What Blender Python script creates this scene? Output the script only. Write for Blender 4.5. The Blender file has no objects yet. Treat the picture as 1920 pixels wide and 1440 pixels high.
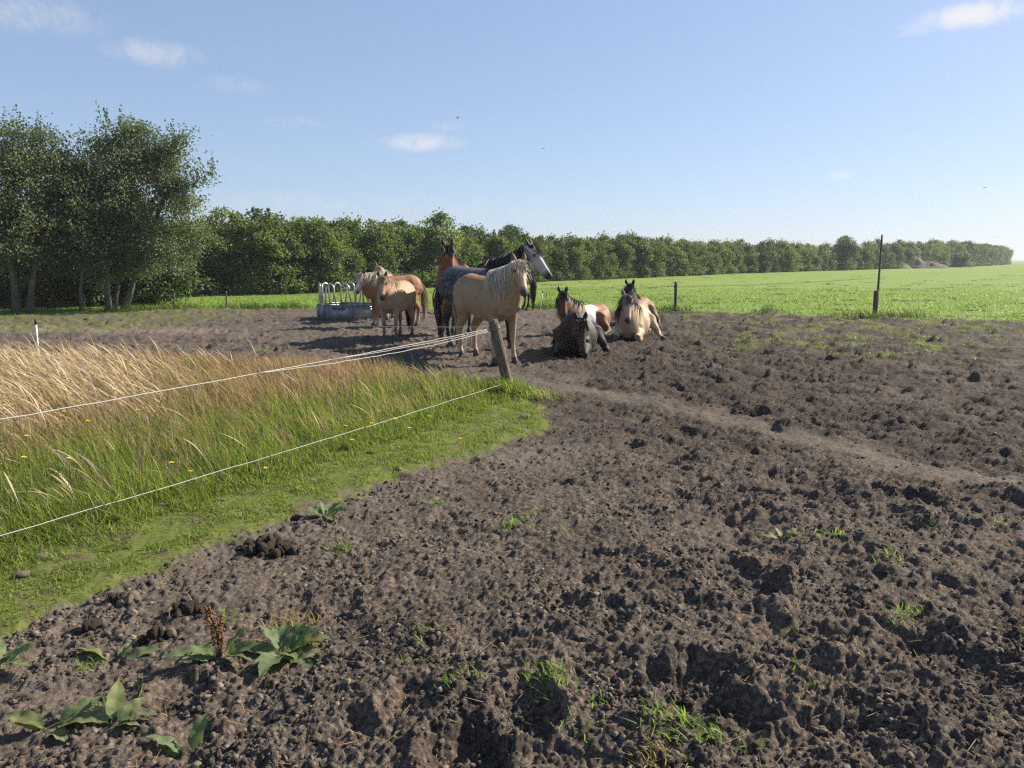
import bpy, bmesh, math, random
import numpy as np
from mathutils import Vector, Matrix

R = math.radians
rng = np.random.default_rng(7)
random.seed(7)
scene = bpy.context.scene
COL = scene.collection

# ------------------------------------------------------------------ camera
CAM_H, FPX, W0, H0, HORIZON = 1.65, 1450.0, 1920.0, 1440.0, 488.0
PITCH = math.atan((H0 / 2 - HORIZON) / FPX)
cam_d = bpy.data.cameras.new('camera')
cam = bpy.data.objects.new('camera', cam_d)
COL.objects.link(cam)
cam.location = (0, 0, CAM_H)
cam.rotation_euler = (math.pi / 2 - PITCH, 0, 0)
cam_d.sensor_width = 36.0
cam_d.lens = 36.0 * FPX / W0
cam_d.clip_start = 0.05
cam_d.clip_end = 9000
scene.camera = cam

# ------------------------------------------------------------------ sky + sun
SUN_AZ, SUN_EL = R(61), R(32)          # azimuth to the right of the view direction (+Y)
SUN_DIR = Vector((math.sin(SUN_AZ) * math.cos(SUN_EL), math.cos(SUN_AZ) * math.cos(SUN_EL), math.sin(SUN_EL)))
sun_d = bpy.data.lights.new('sun', 'SUN')
sun_d.energy = 5.0
sun_d.angle = R(0.55)
sun_d.color = (1.0, 0.90, 0.76)
sun = bpy.data.objects.new('sun', sun_d)
COL.objects.link(sun)
sun.rotation_euler = SUN_DIR.to_track_quat('Z', 'Y').to_euler()
sun.location = (30, 10, 30)

scene.view_settings.view_transform = 'Standard'
scene.view_settings.look = 'None'
scene.view_settings.exposure = 1.05
scene.view_settings.gamma = 1.0
scene.cycles.use_denoising = False
scene.cycles.filter_width = 1.3
scene.cycles.max_bounces = 6
scene.cycles.transparent_max_bounces = 8
scene.cycles.volume_bounces = 0
scene.cycles.sample_clamp_indirect = 6


def raydir(px, py):
    v = Vector(((px - W0 / 2) / FPX, 1.0, -(py - H0 / 2) / FPX))
    c, s = math.cos(-PITCH), math.sin(-PITCH)
    return Vector((v.x, v.y * c - v.z * s, v.y * s + v.z * c)).normalized()


def G(px, py, z=0.0):
    """a point of the ground plane, from its place in the survey photograph"""
    d = raydir(px, py)
    t = (z - CAM_H) / d.z
    return Vector((d.x * t, d.y * t, z))


def AT(px, py, y):
    """the point seen at (px, py) that lies y metres ahead"""
    d = raydir(px, py)
    t = y / d.y
    return Vector((d.x * t, y, CAM_H + d.z * t))


world = bpy.data.worlds.new('World')
scene.world = world
world.use_nodes = True
wn = world.node_tree
wn.nodes.clear()


class NT:
    """small node-tree writer"""
    def __init__(self, tree):
        self.t = tree

    def n(self, typ, **kw):
        nd = self.t.nodes.new(typ)
        for k, v in kw.items():
            setattr(nd, k, v)
        return nd

    def put(self, sock, v):
        if isinstance(v, bpy.types.NodeSocket):
            self.t.links.new(v, sock)
        elif v is not None:
            if isinstance(v, (tuple, list)) and len(v) == 3 and sock.type == 'RGBA':
                v = (*v, 1)
            sock.default_value = v

    def math(self, op, a, b=None, c=None, clamp=False):
        nd = self.n('ShaderNodeMath', operation=op, use_clamp=clamp)
        self.put(nd.inputs[0], a)
        self.put(nd.inputs[1], b)
        self.put(nd.inputs[2], c)
        return nd.outputs[0]

    def vmath(self, op, a, b=None):
        nd = self.n('ShaderNodeVectorMath', operation=op)
        self.put(nd.inputs[0], a)
        self.put(nd.inputs[1], b)
        return nd.outputs['Value'] if op in ('DOT_PRODUCT', 'LENGTH') else nd.outputs[0]

    def mix(self, f, a, b, blend='MIX'):
        nd = self.n('ShaderNodeMix', data_type='RGBA', blend_type=blend)
        self.put(nd.inputs[0], f)
        self.put(nd.inputs[6], a)
        self.put(nd.inputs[7], b)
        return nd.outputs[2]

    def noise(self, vec, scale, detail=4, rough=0.55, dist=0.0):
        nd = self.n('ShaderNodeTexNoise')
        self.put(nd.inputs['Vector'], vec)
        nd.inputs['Scale'].default_value = scale
        nd.inputs['Detail'].default_value = detail
        nd.inputs['Roughness'].default_value = rough
        nd.inputs['Distortion'].default_value = dist
        return nd.outputs[0]

    def ramp(self, f, stops, interp='LINEAR'):
        nd = self.n('ShaderNodeValToRGB')
        nd.color_ramp.interpolation = interp
        e = nd.color_ramp.elements
        while len(e) < len(stops):
            e.new(0.5)
        for i, (p, c) in enumerate(stops):
            e[i].position = p
            e[i].color = c if len(c) == 4 else (*c, 1)
        self.put(nd.inputs[0], f)
        return nd.outputs[0]

    def mapr(self, v, a, b, c=0.0, d=1.0, smooth=True):
        nd = self.n('ShaderNodeMapRange', interpolation_type='SMOOTHSTEP' if smooth else 'LINEAR')
        self.put(nd.inputs[0], v)
        for i, x in enumerate((a, b, c, d)):
            nd.inputs[i + 1].default_value = x
        return nd.outputs[0]


w = NT(wn)
sky = w.n('ShaderNodeTexSky', sky_type='NISHITA')
sky.sun_disc = False
sky.sun_elevation = SUN_EL
sky.sun_rotation = SUN_AZ
sky.altitude = 2000
sky.air_density = 1.15
sky.dust_density = 3.0
sky.ozone_density = 3.0
tc = w.n('ShaderNodeTexCoord')
gen = tc.outputs['Generated']
gam = w.n('ShaderNodeGamma')              # the phone's flat tone curve, for the whole sky alike
w.put(gam.inputs[0], sky.outputs[0])
gam.inputs[1].default_value = 0.53
sky_col = w.mix(1.0, gam.outputs[0], (1.235, 1.35, 1.60), 'MULTIPLY')
# small fair-weather clouds: centre in the sky, half-width, half-height, strength
clouds = [(70, 25, .060, .020, .45), (290, 100, .046, .014, .55), (435, 160, .04, .010, .28), (560, 228, .035, .008, .32),
          (790, 267, .046, .011, .70), (838, 238, .02, .006, .3), (1822, 28, .048, .013, .95), (1750, 50, .038, .008, .45),
          (640, 385, .30, .016, .22), (1575, 329, .02, .005, .3), (1105, 357, .02, .006, .2),
          (2500, 200, .10, .026, .7)]
cn1 = w.noise(gen, 30, 7, 0.68, 0.6)
total = None
for (cx, cy, a, b, s) in clouds:
    d = raydir(cx, cy)
    right = d.cross(Vector((0, 0, 1))).normalized()
    up = right.cross(d).normalized()
    du = w.vmath('DOT_PRODUCT', gen, tuple(right / a))
    dv = w.vmath('DOT_PRODUCT', gen, tuple(up / b))
    r2 = w.math('MULTIPLY_ADD', du, du, w.math('MULTIPLY', dv, dv))
    f = w.math('MULTIPLY_ADD', r2, -0.6 * s, s)
    total = f if total is None else w.math('MAXIMUM', total, f)
total = w.math('MAXIMUM', total, 0.0)
total = w.math('MULTIPLY', total, w.mapr(w.math('ADD', cn1, w.math('MULTIPLY', total, .35)), .42, .86))
lum = w.vmath('DOT_PRODUCT', sky_col, (0.2, 0.6, 0.2))
cloud_col = w.n('ShaderNodeCombineXYZ')
for i, k in enumerate((1.28, 1.26, 1.34)):
    w.put(cloud_col.inputs[i], w.math('ADD', w.math('MULTIPLY', lum, k * .45), 2.45))
final = w.mix(total, sky_col, cloud_col.outputs[0])
bg = w.n('ShaderNodeBackground')
w.put(bg.inputs[0], final)
bg.inputs[1].default_value = 0.10
world.cycles.sampling_method = 'MANUAL'
world.cycles.sample_map_resolution = 256
wo = w.n('ShaderNodeOutputWorld')
wn.links.new(bg.outputs[0], wo.inputs[0])


# ------------------------------------------------------------------ numpy noise
def _hash(ix, iy, seed):
    h = ix.astype(np.int32).astype(np.uint32) * np.uint32(374761393) + iy.astype(np.int32).astype(np.uint32) * np.uint32(668265263) + np.uint32((seed * 974634541) & 0xFFFFFFFF)
    h = (h ^ (h >> np.uint32(13))) * np.uint32(1274126177)
    h = (h ^ (h >> np.uint32(16))) * np.uint32(2246822519)
    return ((h ^ (h >> np.uint32(15))) & np.uint32(0xFFFFFF)).astype(np.float32) * np.float32(1 / 0x1000000)


def pnoise(x, y, seed=0):
    x, y = np.asarray(x, np.float32), np.asarray(y, np.float32)
    ix, iy = np.floor(x), np.floor(y)
    fx, fy = x - ix, y - iy
    u, v = fx * fx * fx * (fx * (fx * 6 - 15) + 10), fy * fy * fy * (fy * (fy * 6 - 15) + 10)

    def gr(dx, dy):
        a = _hash(ix + dx, iy + dy, seed) * (2 * math.pi)
        return np.cos(a) * (fx - dx) + np.sin(a) * (fy - dy)
    a, b, c, d = gr(0, 0), gr(1, 0), gr(0, 1), gr(1, 1)
    return (a * (1 - u) + b * u) * (1 - v) + (c * (1 - u) + d * u) * v * 1.0


def fbm(x, y, sc, octv, seed, gain=0.5):
    out, amp, tot = 0, 1.0, 0
    for o in range(octv):
        out = out + amp * pnoise(x * sc, y * sc, seed + o * 17)
        tot += amp
        amp *= gain
        sc *= 2.03
    return out / tot * 1.5


def clods(x, y, cell, seed, present=0.7, rmin=0.25, rmax=0.6):
    """lumps: one rounded clod per cell of a jittered grid, the highest one wins"""
    X, Y = (x / cell).astype(np.float32), (y / cell).astype(np.float32)
    ix, iy = np.floor(X), np.floor(Y)
    out = np.zeros_like(x)
    for dx in (-1, 0, 1):
        for dy in (-1, 0, 1):
            jx, jy = ix + dx, iy + dy
            h0 = _hash(jx, jy, seed)
            px, py = jx + 0.15 + 0.7 * h0, jy + 0.15 + 0.7 * ((h0 * 57.31) % 1)
            q0 = (h0 * 331.7) % 1
            r = rmin + (rmax - rmin) * q0 * q0
            ok = ((h0 * 911.3) % 1) < present
            hs = 0.5 + 0.7 * ((h0 * 1733.9) % 1)
            ang = q0 * 6.283
            el = 0.65 + 0.35 * hs / 1.2
            ca, sa = np.cos(ang), np.sin(ang)
            ux, uy = (X - px) * ca + (Y - py) * sa, (-(X - px) * sa + (Y - py) * ca) / el
            q = 1 - (ux * ux + uy * uy) / (r * r)
            out = np.maximum(out, np.where(ok & (q > 0), np.sqrt(np.clip(q, 0, 1)) * r * hs, 0))
    return out * cell


def sstep(a, b, v):
    t = np.clip((v - a) / (b - a), 0, 1)
    return t * t * (3 - 2 * t)


def poly_sd(x, y, P):
    """signed distance to a polygon, positive inside"""
    d = np.full(x.shape, 1e9)
    ins = np.zeros(x.shape, bool)
    n = len(P)
    for i in range(n):
        ax, ay = P[i]
        bx, by = P[(i + 1) % n]
        ex, ey = bx - ax, by - ay
        t = np.clip(((x - ax) * ex + (y - ay) * ey) / (ex * ex + ey * ey + 1e-12), 0, 1)
        d = np.minimum(d, (x - ax - t * ex) ** 2 + (y - ay - t * ey) ** 2)
        c = ((ay > y) != (by > y)) & (x < (bx - ax) * (y - ay) / (by - ay + 1e-12) + ax)
        ins ^= c
    d = np.sqrt(d)
    return np.where(ins, d, -d)


def line_d(x, y, P):
    d = np.full(x.shape, 1e9)
    for (ax, ay), (bx, by) in zip(P[:-1], P[1:]):
        ex, ey = bx - ax, by - ay
        t = np.clip(((x - ax) * ex + (y - ay) * ey) / (ex * ex + ey * ey + 1e-12), 0, 1)
        d = np.minimum(d, (x - ax - t * ex) ** 2 + (y - ay - t * ey) ** 2)
    return np.sqrt(d)


def g2(*pts):
    return [(G(*p).x, G(*p).y) for p in pts]


# ------------------------------------------------------------------ layout of the land
CORNER = G(962, 745)                                   # foot of the leaning corner post
ROPE_L = Vector((-2.73, 4.13, 0))
FRONT_END = CORNER + (ROPE_L - CORNER) * 1.50          # next stake of the front line, out of frame
WHITE = Vector((-6.6, 10.7, 0))                        # white stake behind the straw grass
# tall grass inside the fence corner
TALL = [(CORNER.x + 0.02, CORNER.y + 0.15), (FRONT_END.x, FRONT_END.y), (-6.5, 0.2), (-14, 5), (-13.5, 11.2), (WHITE.x, WHITE.y - 0.15),
        (-3.3, 10.35)]
# grazed verge between the front rope and the mud
VERGE = g2((962, 742), (1010, 760), (1042, 796), (1000, 812), (905, 850), (740, 897), (610, 950), (430, 1015), (270, 1090), (110, 1150), (0, 1215)) \
    + [(-2.4, 2.2), (-3.6, 1.0), (-6.5, 0.2), (-4.4, 4.5), (-2.0, 7.5)]
# far edge of the mud: the meadow starts here
EDGE = g2((-1400, 720), (-500, 640), (0, 597), (120, 590), (245, 584), (330, 581), (440, 580), (600, 581), (800, 580), (1000, 580), (1150, 583),
          (1266, 585), (1400, 588), (1500, 592), (1640, 598), (1760, 600), (1920, 602), (2300, 612), (3000, 640))
PATHW = g2((930, 700), (1010, 716), (1150, 742), (1330, 775), (1500, 815), (1640, 858), (1780, 885), (1920, 900), (2300, 960))
MEADOW = EDGE + [(300, 60), (300, 3000), (-300, 3000), (-300, 30)]
PRINTS = [(1310, 1305, .17, .10), (880, 1405, .13, .10), (985, 1330, .13, .07), (770, 1310, .10, .05), (640, 1135, .10, .06), (1690, 1165, .14, .05),
          (1750, 950, .2, .06), (1430, 985, .2, .05), (1910, 960, .2, .07), (840, 970, .1, .05), (1390, 1090, .2, .06), (1580, 1320, .16, .05),
          (330, 1300, .12, .06), (1790, 1240, .2, .06), (1120, 1160, .16, .05)]


def masks(x, y):
    jig = 0.16 * fbm(x, y, 1.6, 3, 90) + 0.07 * fbm(x, y, 7, 2, 95)
    verge = np.maximum(poly_sd(x, y, VERGE), poly_sd(x, y, TALL)) + jig * np.clip(y / 6, .6, 1)
    ej = 0.9 * fbm(x, y, 0.7, 3, 97) + jig
    mead = poly_sd(x, y, MEADOW) + ej * 0.8
    path = line_d(x, y, PATHW) + 0.35 * fbm(x, y, 1.1, 3, 99)
    return verge, mead, path


def height(x, y, full=True, mk=None):
    verge, mead, path = masks(x, y) if mk is None else mk
    r = np.hypot(x, y)
    gv, gm = sstep(-0.05, 0.12, verge), sstep(-0.2, 0.6, mead)
    soft = np.clip(1 - gv, 0, 1) * np.clip(1 - gm, 0, 1)
    trod = .75 * sstep(0.42, 0.03, path)
    # trampled smoother ground on the left of the lane, deeply poached ground right of it
    rough = 0.36 + 0.50 * sstep(-0.9, 1.5, x - 0.10 * y + 0.8 * fbm(x, y, 0.45, 2, 40))
    rough = np.maximum(rough, (.62 + .35 * fbm(x, y, .5, 2, 44)) * sstep(7.5, 14, r))
    rough = np.maximum(rough, 0.72 * sstep(3.6, 2.2, r))
    rough = rough * (1 - 0.75 * trod)
    z = 0.045 * fbm(x, y, 0.35, 2, 3)
    z = z * (1 - 0.6 * gm)
    hum = fbm(x, y, 1.25, 2, 11)
    holes = np.clip(fbm(x, y, 2.6, 2, 21), -1, 1)
    mud = rough * (0.085 * hum + 0.075 * holes - 0.05 * sstep(0.18, 0.5, fbm(x, y, 3.3, 2, 24)))
    mud += 0.030 * gv * 0
    if full:
        w1, w2 = 0.03 * fbm(x, y, 9, 2, 61), 0.03 * fbm(x, y, 9, 2, 62)
        big = clods(x + w1, y + w2, 0.19, 31, 0.42, 0.2, 0.5)
        mid = clods(x + w1, y + w2, 0.085, 35, 0.6, 0.22, 0.55)
        sm = clods(x, y, 0.036, 39, 0.7, 0.25, 0.58)
        cl = sstep(-0.15, 0.45, fbm(x, y, 1.9, 2, 51))
        mid2 = clods(x - w2, y + w1, 0.062, 135, 0.75, 0.25, 0.6)
        cl2 = sstep(-0.3, 0.5, fbm(x, y, 4.5, 2, 53))
        mud += (0.3 + 0.7 * rough) * ((0.55 * big * cl + (0.20 + 0.80 * cl) * mid * 0.85) + (0.20 + .80 * cl2) * mid2 * 0.85) * (1 + 1.3 * sstep(7, 13, r)) * (1 - .75 * trod)
        tiny = clods(x + w2 * .5, y - w1 * .5, 0.021, 239, 0.75, 0.3, 0.62)
        ang = np.abs(pnoise(x * 26, y * 26, 301)) + .6 * np.abs(pnoise(x * 55, y * 55, 303))
        mud += (0.40 + 0.60 * rough) * (sm * 1.3 * sstep(-.5, .3, fbm(x, y, 8, 2, 305)) + tiny * 1.2 + .022 * (ang - .25)) * (1 - .5 * trod)
        mud += (0.35 + 0.65 * rough) * (0.030 * fbm(x, y, 11, 4, 71, 0.62) + 0.009 * fbm(x, y, 45, 2, 77)) * (1 - .6 * trod)
    for (px, py, rad, dep) in PRINTS:
        c = G(px, py)
        q = np.hypot((x - c.x), (y - c.y) * 0.8) / rad + .9 * fbm(x, y, 6, 3, 57)
        mud -= dep * .68 * np.exp(-(q ** 4))
        mud += dep * 0.3 * np.exp(-((q - 1.35) / 0.3) ** 2)
    grass = 0.03 + 0.015 * fbm(x, y, 3, 2, 81) + 0.006 * fbm(x, y, 20, 2, 83)
    z = z + mud * soft + grass * np.maximum(gv, gm)
    return z


def gz(x, y):
    a = np.array([float(x)]), np.array([float(y)])
    return float(height(a[0], a[1], False)[0])


# ------------------------------------------------------------------ mesh helpers
def tri_mesh(name, verts, faces, attrs=None, smooth=False):
    """verts (n,3), faces (m,k) -> mesh; attrs: name -> per-point float or colour array"""
    verts = np.asarray(verts, np.float32)
    faces = np.asarray(faces, np.int32)
    me = bpy.data.meshes.new(name)
    me.vertices.add(len(verts))
    me.vertices.foreach_set('co', verts.ravel())
    k = faces.shape[1]
    me.loops.add(faces.size)
    me.loops.foreach_set('vertex_index', faces.ravel())
    me.polygons.add(len(faces))
    me.polygons.foreach_set('loop_start', np.arange(0, faces.size, k, dtype=np.int32))
    if smooth:
        me.polygons.foreach_set('use_smooth', np.ones(len(faces), bool))
    me.update(calc_edges=True)
    for nm, a in (attrs or {}).items():
        a = np.asarray(a, np.float32)
        if a.ndim == 1:
            at = me.attributes.new(nm, 'FLOAT', 'POINT')
            at.data.foreach_set('value', a)
        else:
            at = me.attributes.new(nm, 'FLOAT_COLOR', 'POINT')
            c = np.ones((len(verts), 4), np.float32)
            c[:, :3] = a
            at.data.foreach_set('color', c.ravel())
    return me


def link(name, me, mat=None, parent=None, loc=None):
    o = bpy.data.objects.new(name, me)
    COL.objects.link(o)
    if mat is not None and me is not None and not me.materials:
        me.materials.append(mat)
    if parent is not None:
        o.parent = parent
    if loc is not None:
        o.location = loc
    return o


def tag(o, label=None, cat=None, group=None, kind=None):
    if label:
        o['label'] = label
    if cat:
        o['category'] = cat
    if group:
        o['group'] = group
    if kind:
        o['kind'] = kind
    return o


def empty(name, loc=(0, 0, 0), rz=0.0):
    o = bpy.data.objects.new(name, None)
    COL.objects.link(o)
    o.location = loc
    o.rotation_euler = (0, 0, rz)
    o.empty_display_size = 0.2
    return o


def tube(points, radii, seg=8, cap=True):
    """lofted tube through points -> (verts, tri faces)"""
    P = [Vector(p) for p in points]
    if not hasattr(radii, '__len__'):
        radii = [radii] * len(P)
    V, F = [], []
    prev = None
    for i, p in enumerate(P):
        t = (P[min(i + 1, len(P) - 1)] - P[max(i - 1, 0)]).normalized()
        ref = prev if prev is not None else (Vector((0, 0, 1)) if abs(t.z) < 0.9 else Vector((1, 0, 0)))
        s = t.cross(ref).normalized()
        u = s.cross(t).normalized()
        prev = u
        for k in range(seg):
            a = 2 * math.pi * k / seg
            V.append(p + (s * math.cos(a) + u * math.sin(a)) * radii[i])
    for i in range(len(P) - 1):
        for k in range(seg):
            a, b = i * seg + k, i * seg + (k + 1) % seg
            c, d = a + seg, b + seg
            F += [(a, b, d), (a, d, c)]
    if cap:
        for i, flip in ((0, True), (len(P) - 1, False)):
            V.append(P[i])
            c = len(V) - 1
            for k in range(seg):
                a, b = i * seg + k, i * seg + (k + 1) % seg
                F.append((c, b, a) if flip else (c, a, b))
    return [tuple(v) for v in V], F


class MB:
    """collects shapes into ONE mesh"""
    def __init__(self):
        self.V, self.F = [], []

    def add(self, V, F):
        o = len(self.V)
        self.V += list(V)
        self.F += [tuple(i + o for i in f) for f in F]
        return self

    def tube(self, pts, rad, seg=8):
        return self.add(*tube(pts, rad, seg))

    def box(self, c, s, rz=0.0, mat=None):
        V = []
        for dx in (-.5, .5):
            for dy in (-.5, .5):
                for dz in (-.5, .5):
                    v = Vector((dx * s[0], dy * s[1], dz * s[2]))
                    v = Matrix.Rotation(rz, 3, 'Z') @ v
                    V.append(tuple(Vector(c) + v))
        F = [(0, 1, 3), (0, 3, 2), (4, 6, 7), (4, 7, 5), (0, 4, 5), (0, 5, 1), (2, 3, 7), (2, 7, 6), (0, 2, 6), (0, 6, 4), (1, 5, 7), (1, 7, 3)]
        return self.add(V, F)

    def mesh(self, name, smooth=False):
        return tri_mesh(name, self.V, self.F, smooth=smooth)


def ribbons(base, direc, length, width, nseg, bend_dir, bend, wprof, seed, facing=None, pw=2.0):
    """curved grass blades. base (n,3), direc (n,3) start direction, bend (n,) sideways travel; returns verts, faces, t, rnd"""
    r = np.random.default_rng(seed)
    n = len(base)
    ts = np.linspace(0, 1, nseg + 1)
    ang = r.uniform(0, 2 * np.pi, n) if facing is None else facing
    side = np.stack([np.cos(ang), np.sin(ang), np.zeros(n)], 1)
    V, T = [], []
    for i, t in enumerate(ts):
        c = base + direc * (length * t)[:, None]
        c = c + bend_dir * (bend * t ** pw)[:, None]
        c[:, 2] -= (bend * 0.42 * t ** (pw + 1)) * 1.0
        wd = (width * wprof[i] * 0.5)[:, None]
        V += [c - side * wd, c + side * wd]
        T += [np.full(n, t)] * 2
    V = np.stack(V, 1).reshape(-1, 3)
    T = np.stack(T, 1).reshape(-1)
    k = 2 * (nseg + 1)
    tpl = []
    for i in range(nseg):
        a = 2 * i
        tpl += [(a, a + 1, a + 3), (a, a + 3, a + 2)]
    if wprof[-1] == 0:
        tpl = tpl[:-2] + [(2 * nseg - 2, 2 * nseg - 1, 2 * nseg)]
    F = (np.array(tpl)[None] + (np.arange(n) * k)[:, None, None]).reshape(-1, 3)
    return V, F, T, np.repeat(r.uniform(0, 1, n), k)


# ------------------------------------------------------------------ materials
def new_mat(name):
    m = bpy.data.materials.new(name)
    m.use_nodes = True
    m.node_tree.nodes.clear()
    return m, NT(m.node_tree)


def out_surface(m, nt, shader):
    o = nt.n('ShaderNodeOutputMaterial')
    m.node_tree.links.new(shader, o.inputs[0])
    return m


def principled(nt, col, rough=0.8, spec=0.3, normal=None, metal=0.0, sheen=0.0):
    p = nt.n('ShaderNodeBsdfPrincipled')
    nt.put(p.inputs['Base Color'], col)
    nt.put(p.inputs['Roughness'], rough)
    nt.put(p.inputs['Specular IOR Level'], spec)
    nt.put(p.inputs['Metallic'], metal)
    if sheen:
        p.inputs['Sheen Weight'].default_value = sheen
        p.inputs['Sheen Roughness'].default_value = 0.4
    if normal is not None:
        nt.put(p.inputs['Normal'], normal)
    return p.outputs[0]


def bump(nt, h, strength=0.5, dist=0.02):
    b = nt.n('ShaderNodeBump')
    b.inputs['Strength'].default_value = strength
    b.inputs['Distance'].default_value = dist
    nt.put(b.inputs['Height'], h)
    return b.outputs[0]


def attr(nt, name):
    a = nt.n('ShaderNodeAttribute', attribute_name=name)
    return a


def leafy(name, ramp_stops, trans=0.4, gloss=0.06, rough=0.45, tgain=1.25, tree_var=0.0, noise_scale=0.0, attr_t=None, spec=0.25):
    """two-sided thin foliage: reflects and lets light through; colour varies by leaf"""
    m, nt = new_mat(name)
    geo = nt.n('ShaderNodeNewGeometry')
    f = geo.outputs['Random Per Island']
    if noise_scale:
        tcn = nt.n('ShaderNodeTexCoord')
        nz = nt.mapr(nt.noise(tcn.outputs['Object'], noise_scale, 2), .3, .7)
        f = nt.math('ADD', nt.math('MULTIPLY', f, .55), nt.math('MULTIPLY', nz, .45))
    if tree_var:
        oi = nt.n('ShaderNodeObjectInfo')
        f = nt.math('ADD', f, nt.math('MULTIPLY', nt.math('SUBTRACT', oi.outputs['Random'], .5), tree_var), clamp=True)
    col = nt.ramp(f, ramp_stops)
    if attr_t:
        col = attr_t(nt, col)
    d = principled(nt, col, rough, spec)
    t = nt.n('ShaderNodeBsdfTranslucent')
    tcol = nt.mix(1.0, col, (tgain, tgain * 1.08, tgain * 0.55), 'MULTIPLY')
    nt.put(t.inputs[0], tcol)
    mx = nt.n('ShaderNodeMixShader')
    mx.inputs[0].default_value = trans
    m.node_tree.links.new(d, mx.inputs[1])
    m.node_tree.links.new(t.outputs[0], mx.inputs[2])
    return out_surface(m, nt, mx.outputs[0])


def mat_ground():
    m, nt = new_mat('paddock_soil')
    tcn = nt.n('ShaderNodeTexCoord')
    P = tcn.outputs['Object']
    verge, mead, dry = attr(nt, 'verge').outputs['Fac'], attr(nt, 'mead').outputs['Fac'], attr(nt, 'dry').outputs['Fac']
    n1, n2, n3 = nt.noise(P, 2.2, 5, .6), nt.noise(P, 16, 5, .65), nt.noise(P, 95, 4, .7)
    soil = nt.ramp(n2, [(.25, (.037, .030, .026)), (.5, (.074, .062, .051)), (.78, (.150, .125, .100))])
    n4 = nt.noise(P, 42, 5, .72)
    soil = nt.mix(.6, soil, nt.ramp(n4, [(.36, (.016, .014, .013)), (.5, (.080, .066, .055)), (.64, (.25, .208, .165))]))
    soil = nt.mix(attr(nt, 'dark_soil').outputs['Fac'], soil, nt.mix(1.0, soil, (.52, .50, .50), 'MULTIPLY'))
    soil = nt.mix(nt.mapr(n1, .35, .7), soil, nt.mix(1.0, soil, (1.32, 1.24, 1.18), 'MULTIPLY'))
    sandy = nt.ramp(n3, [(.2, (.12, .098, .080)), (.8, (.23, .19, .150))])
    soil = nt.mix(dry, soil, sandy)
    chaff = nt.math('MULTIPLY', nt.mapr(nt.noise(P, 60, 2, .5), .60, .70), nt.mapr(nt.noise(P, 2.9, 3, .6), .42, .66))
    soil = nt.mix(nt.math('MULTIPLY', chaff, .8), soil, (.24, .17, .095))
    soil = nt.mix(nt.mapr(n3, .62, .78, 0, .35), soil, (.22, .18, .14))
    turf = nt.ramp(n2, [(.25, (.080, .100, .024)), (.55, (.130, .160, .036)), (.85, (.18, .19, .065))])
    turf = nt.mix(nt.mapr(nt.noise(P, 5.5, 5, .7), .50, .63), turf, (.115, .093, .055))
    field = nt.ramp(nt.noise(P, .22, 5, .6), [(.25, (.115, .185, .028)), (.55, (.150, .228, .036)), (.8, (.180, .250, .046))])
    field = nt.mix(nt.mapr(nt.noise(P, 1.3, 4, .7), .56, .74, 0, .45), field, (.088, .142, .024))
    band = nt.noise(nt.vmath('MULTIPLY', P, (.05, .35, 1)), 1.0, 4, .6)
    field = nt.mix(nt.mapr(band, .35, .68, 0, .55), field, (.21, .265, .06))
    col = nt.mix(verge, soil, turf)
    col = nt.mix(mead, col, field)
    h = nt.math('ADD', nt.math('MULTIPLY', n3, .6), nt.noise(P, 210, 3, .7))
    b = bump(nt, h, .8, .010)
    return out_surface(m, nt, principled(nt, col, .93, .12, b))


def mat_far_field():
    m, nt = new_mat('meadow_far')
    tcn = nt.n('ShaderNodeTexCoord')
    P = tcn.outputs['Object']
    col = nt.ramp(nt.noise(P, .22, 5, .6), [(.25, (.115, .185, .028)), (.55, (.150, .228, .036)), (.8, (.180, .250, .046))])
    band = nt.noise(nt.vmath('MULTIPLY', P, (.05, .35, 1)), 1.0, 4, .6)
    col = nt.mix(nt.mapr(band, .35, .68, 0, .55), col, (.21, .265, .06))
    col = nt.mix(nt.mapr(nt.noise(P, .05, 3, .6), .4, .7, 0, .5), col, (.175, .25, .042))
    return out_surface(m, nt, principled(nt, col, .95, .1, bump(nt, nt.noise(P, 3, 4, .7), .6, .1)))


def simple(name, c0, c1, scale=20, rough=.8, spec=.25, bs=.4, bd=.01, metal=0.0, stretch=None):
    m, nt = new_mat(name)
    tcn = nt.n('ShaderNodeTexCoord')
    P = tcn.outputs['Object']
    if stretch:
        P = nt.vmath('MULTIPLY', P, stretch)
    n = nt.noise(P, scale, 5, .62)
    return out_surface(m, nt, principled(nt, nt.ramp(n, [(.28, c0), (.72, c1)]), rough, spec, bump(nt, n, bs, bd), metal))


M_ground, M_far = mat_ground(), mat_far_field()
M_bark = simple('bark', (.065, .057, .047), (.18, .16, .13), 9, .9, .1, .8, .03, stretch=(1, 1, .3))
M_wood = simple('weathered_wood', (.06, .048, .036), (.22, .18, .135), 14, .85, .15, .9, .02, stretch=(3, 3, .35))
M_darkwood = simple('dark_post', (.05, .042, .035), (.14, .115, .09), 20, .85, .15, .6, .01, stretch=(2, 2, .3))
M_rope = simple('white_rope', (.30, .29, .27), (.50, .49, .45), 300, .6, .3, .3, .002)
M_thinwire = simple('thin_wire', (.10, .10, .09), (.2, .2, .18), 40, .5, .4, .1, .002)
M_plastic = simple('white_plastic', (.60, .64, .66), (.78, .80, .80), 10, .45, .4, .1, .002)
M_black = simple('black_plastic', (.012, .012, .012), (.03, .03, .03), 30, .5, .4, .1, .002)
M_galv = simple('galvanised_steel', (.19, .20, .205), (.40, .42, .43), 7, .5, .4, .15, .004, metal=.45)
M_tubing = simple('steel_tube', (.34, .34, .34), (.58, .58, .57), 9, .38, .5, .1, .003, metal=.6)
M_clod = simple('dark_manure', (.022, .016, .011), (.085, .062, .042), 45, .85, .25, .9, .012)
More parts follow.
